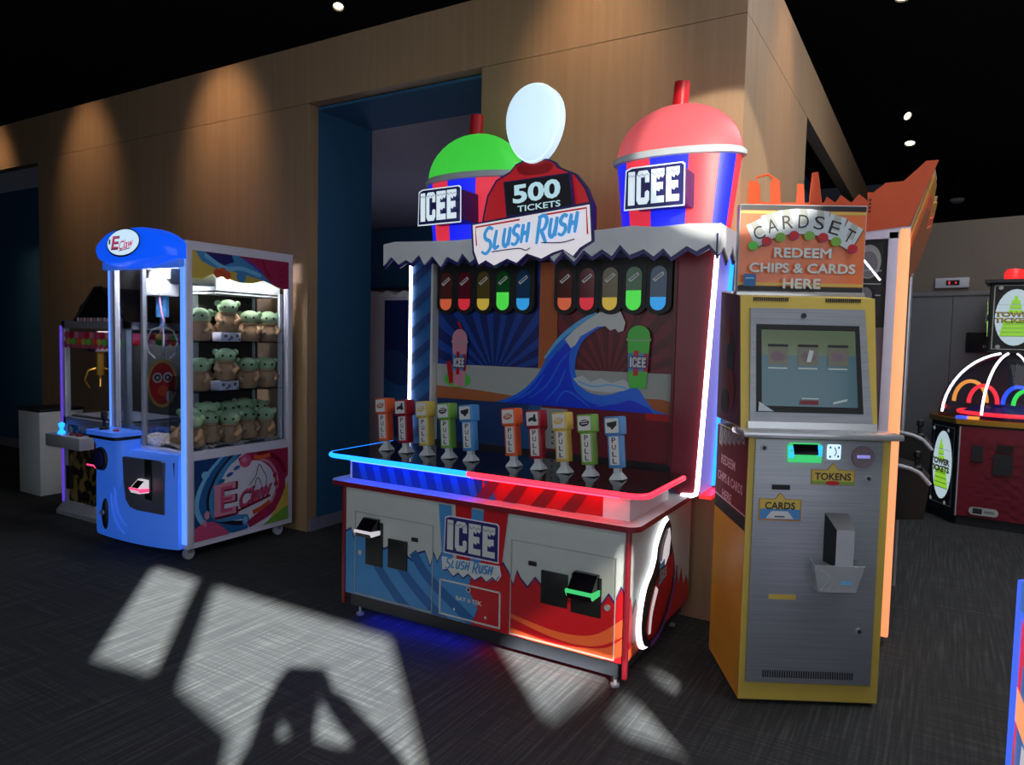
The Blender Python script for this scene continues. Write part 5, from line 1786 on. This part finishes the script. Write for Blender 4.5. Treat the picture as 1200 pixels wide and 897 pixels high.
can_light('track_spotlight', (-3.65, 3.70, 3.84), (.25, -.35, -1), .032, 'bright ceiling spotlight above the header of the plywood wall')
can_light('track_spotlight', (-.40, 6.9, 4.5), (.0, -.2, -1), .05, 'bright ceiling spotlight at the top edge, right of the plywood corner')
can_light('track_spotlight', (-.47, 10.4, 4.5), (.5, -.5, -.5), .045, 'distant ceiling spotlight, upper of the close pair over the lobby')
can_light('track_spotlight', (-.49, 11.8, 4.5), (0, -.35, -1), .06, 'distant ceiling spotlight, lower of the close pair over the lobby')
can_light('track_spotlight', (-.49, 14.2, 4.5), (0, -.35, -1), .035, 'faint far spotlight just above the orange skyline cutout')
o = MB().lathe([(.0, 0), (.06, .005), (.10, .03), (.11, .06), (.11, .075)], seg=24).build('smoke_detector', 'snow')
o.location = (.16, 14.8, 4.125)
MB().tube([(0, 0, .07), (0, 0, .875)], .012, 8).build('stem', 'black', o)
tag(o, 'small pale smoke detector dome hanging in the dark above the lobby wall', 'smoke detector')
dn = MB().tube([(0, 0, .0), (0, 0, -.012)], .09, 20).build('ceiling_downlight', 'led_warm')
dn.location = (-6.05, 8.1, 3.408)
tag(dn, 'recessed ceiling downlight seen through the blue opening', 'downlight')
MB().tube([(.10 * cos(radians(t)), .10 * sin(radians(t)), -.006) for t in range(0, 360, 15)], .012, 6, closed=True).build('trim_ring', 'silver', dn)
# wall washers out of the frame above the plywood wall
for i, x in enumerate((-5.30, -7.38, -9.3, -1.9)):
    lamp('wall_washer', 'SPOT', (x, 3.20, 4.35), Vector((0, .85, -1.12)), (72, 46, 60, 64)[i], (1, .66, .38), spot_size=radians(52), spot_blend=1.0, shadow_soft_size=.1)
lamp('wall_washer', 'SPOT', (-.40, 5.1, 4.55), Vector((-.6, 0, -1.6)), 60, (1, .66, .38), spot_size=radians(50), spot_blend=1.0, shadow_soft_size=.1)
lamp('claw_interior_light', 'AREA', (-4.835 - .1, 3.14, 2.13), (0, .55, -1), 15, (1, .98, .95), shape='RECTANGLE', size=.6, size_y=.1)
lamp('plush_fill', 'AREA', (-4.835 + .41, 3.48, 2.05), (-.38, 0, -1), 5.5, (1, .98, .95), shape='RECTANGLE', size=.72, size_y=.03)  # added fill on the plush toys, standing in for daylight
lamp('small_claw_light', 'AREA', (-5.975, 3.6, 1.58), (0, 0, -1), 5, (1, .9, .85), shape='RECTANGLE', size=.6, size_y=.3)

# ================================================================== the photographer
pe = thing('person', 'person in a dark jacket holding up a phone, whose shadow falls across the carpet', 'person', (.245, -.26, 0), radians(30.7))


def mk_skin(name, pts, edges, m, parent, levels=2):
    """grow the skin surface, then keep it as a plain mesh"""
    names = list(pts)
    bm_ = bmesh.new()
    lay = bm_.verts.layers.skin.verify()
    vs_ = []
    for i, k in enumerate(names):
        v = bm_.verts.new(pts[k][:3])
        r_ = pts[k][3]
        v[lay].radius = (r_, r_)
        v[lay].use_root = (i == 0)
        vs_.append(v)
    for a_, b_ in edges:
        bm_.edges.new((vs_[names.index(a_)], vs_[names.index(b_)]))
    me = bpy.data.meshes.new(name)
    bm_.to_mesh(me)
    bm_.free()
    o_ = bpy.data.objects.new(name, me)
    COL.objects.link(o_)
    o_.modifiers.new('skin', 'SKIN').use_smooth_shade = True
    ss = o_.modifiers.new('sub', 'SUBSURF')
    ss.levels = ss.render_levels = levels
    bpy.context.view_layer.update()
    ev = o_.evaluated_get(bpy.context.evaluated_depsgraph_get())
    me2 = bpy.data.meshes.new_from_object(ev)
    o_.modifiers.clear()
    o_.data = me2
    me2.name = name
    me2.materials.clear()
    me2.materials.append(M[m])
    o_.parent = parent
    return o_


B = dict(pelvis=(0, 0, .95, .15), belly=(0, .01, 1.12, .145), chest=(0, .0, 1.30, .165), neck0=(0, .0, 1.45, .062), neck1=(0, .02, 1.52, .055), jaw=(0, .045, 1.575, .072), skull=(0, .03, 1.655, .088), crown=(0, .02, 1.715, .062))
Eg = [('pelvis', 'belly'), ('belly', 'chest'), ('chest', 'neck0'), ('neck0', 'neck1'), ('neck1', 'jaw'), ('jaw', 'skull'), ('skull', 'crown')]
for s_, n in ((-1, 'l'), (1, 'r')):
    ex_ = (.215, .03, 1.13) if s_ < 0 else (.37, .08, 1.30)
    B.update({'sh' + n: (s_ * .18, -.01, 1.40, .062), 'el' + n: (s_ * ex_[0], ex_[1], ex_[2], .047), 'wr' + n: (-.07 + s_ * .115, .255, 1.545, .030), 'pa' + n: (-.07 + s_ * .098, .30, 1.585, .028),
              'hi' + n: (s_ * .09, 0, .88, .09), 'kn' + n: (s_ * .105, .02, .50, .06), 'an' + n: (s_ * .11, -.02, .10, .042), 'to' + n: (s_ * .125, .12, .04, .036)})
    Eg += [('chest', 'sh' + n), ('sh' + n, 'el' + n), ('el' + n, 'wr' + n), ('wr' + n, 'pa' + n), ('pelvis', 'hi' + n), ('hi' + n, 'kn' + n), ('kn' + n, 'an' + n), ('an' + n, 'to' + n)]
    for f_ in range(4):
        z_ = 1.622 - .018 * f_
        ln = (.9, 1.0, .95, .8)[f_]
        B['f%d0' % f_ + n] = (-.07 + s_ * .094, .317, z_ - .006, .0088)
        B['f%d1' % f_ + n] = (-.07 + s_ * (.094 - .012 * ln), .331, z_, .0084)
        B['f%d2' % f_ + n] = (-.07 + s_ * (.094 - .040 * ln), .309, z_ + .002, .0078)
        Eg += [('pa' + n, 'f%d0' % f_ + n), ('f%d0' % f_ + n, 'f%d1' % f_ + n), ('f%d1' % f_ + n, 'f%d2' % f_ + n)]
    B['t0' + n] = (-.07 + s_ * .092, .280, 1.572, .011)
    B['t1' + n] = (-.07 + s_ * .062, .287, 1.582, .0095)
    Eg += [('pa' + n, 't0' + n), ('t0' + n, 't1' + n)]
body = mk_skin('body', B, Eg, 'skin', pe)
J = {k: (B[k][0], B[k][1], B[k][2], B[k][3] + .02) for k in ('pelvis', 'belly', 'chest', 'neck0', 'shl', 'ell', 'wrl', 'shr', 'elr', 'wrr')}
J['hem'] = (0, 0, .84, .15)
mk_skin('jacket', J, [('pelvis', 'hem'), ('pelvis', 'belly'), ('belly', 'chest'), ('chest', 'neck0'), ('chest', 'shl'), ('shl', 'ell'), ('ell', 'wrl'), ('chest', 'shr'), ('shr', 'elr'), ('elr', 'wrr')], 'jacket', pe)
T = {k: (B[k][0], B[k][1], B[k][2], B[k][3] + .015) for k in ('pelvis', 'hil', 'knl', 'anl', 'hir', 'knr', 'anr')}
mk_skin('trousers', T, [('pelvis', 'hil'), ('hil', 'knl'), ('knl', 'anl'), ('pelvis', 'hir'), ('hir', 'knr'), ('knr', 'anr')], 'denim', pe)
MB().ball((0, .008, 1.685), (.088, .098, .080), 0, 20, 12).ball((0, -.05, 1.62), (.075, .05, .085), 0, 16, 10).build('hair', 'ink', pe)
for s_ in (-1, 1):
    MB().ball((s_ * .125, .07, .045), (.048, .135, .045), 0, 18, 10).box(s_ * .125 - .048, s_ * .125 + .048, -.07, .20, 0, .022, bev=.01).build('shoe', 'black', pe)
    MB().ball((s_ * .031, .116, 1.635), (.013, .008, .009), 0, 10, 8).build('eye', 'white', pe)
    MB().ball((s_ * .090, .03, 1.63), (.012, .022, .033), 0, 10, 8).build('ear', 'skin', pe)
MB().ball((0, .128, 1.605), (.014, .018, .024), 0, 10, 8).build('nose', 'skin', pe)
MB().ball((0, .114, 1.568), (.024, .009, .007), 0, 10, 8).build('mouth', 'clay', pe)
ph = MB().box(-.076, .080, .312, .320, 1.562, 1.638, bev=.003).build('phone', 'black', None)
ph.location = (.175, -.30, 0)
ph.rotation_euler = (0, 0, radians(30.7))
tag(ph, 'dark phone held level in both hands in front of the face', 'phone')
a = Art((.002, .3115, 1.60), (1, 0, 0), (0, 0, 1))
a.rect(-.072, .072, -.033, .033, 'gloss_black')
a.build('phone_screen', ph)
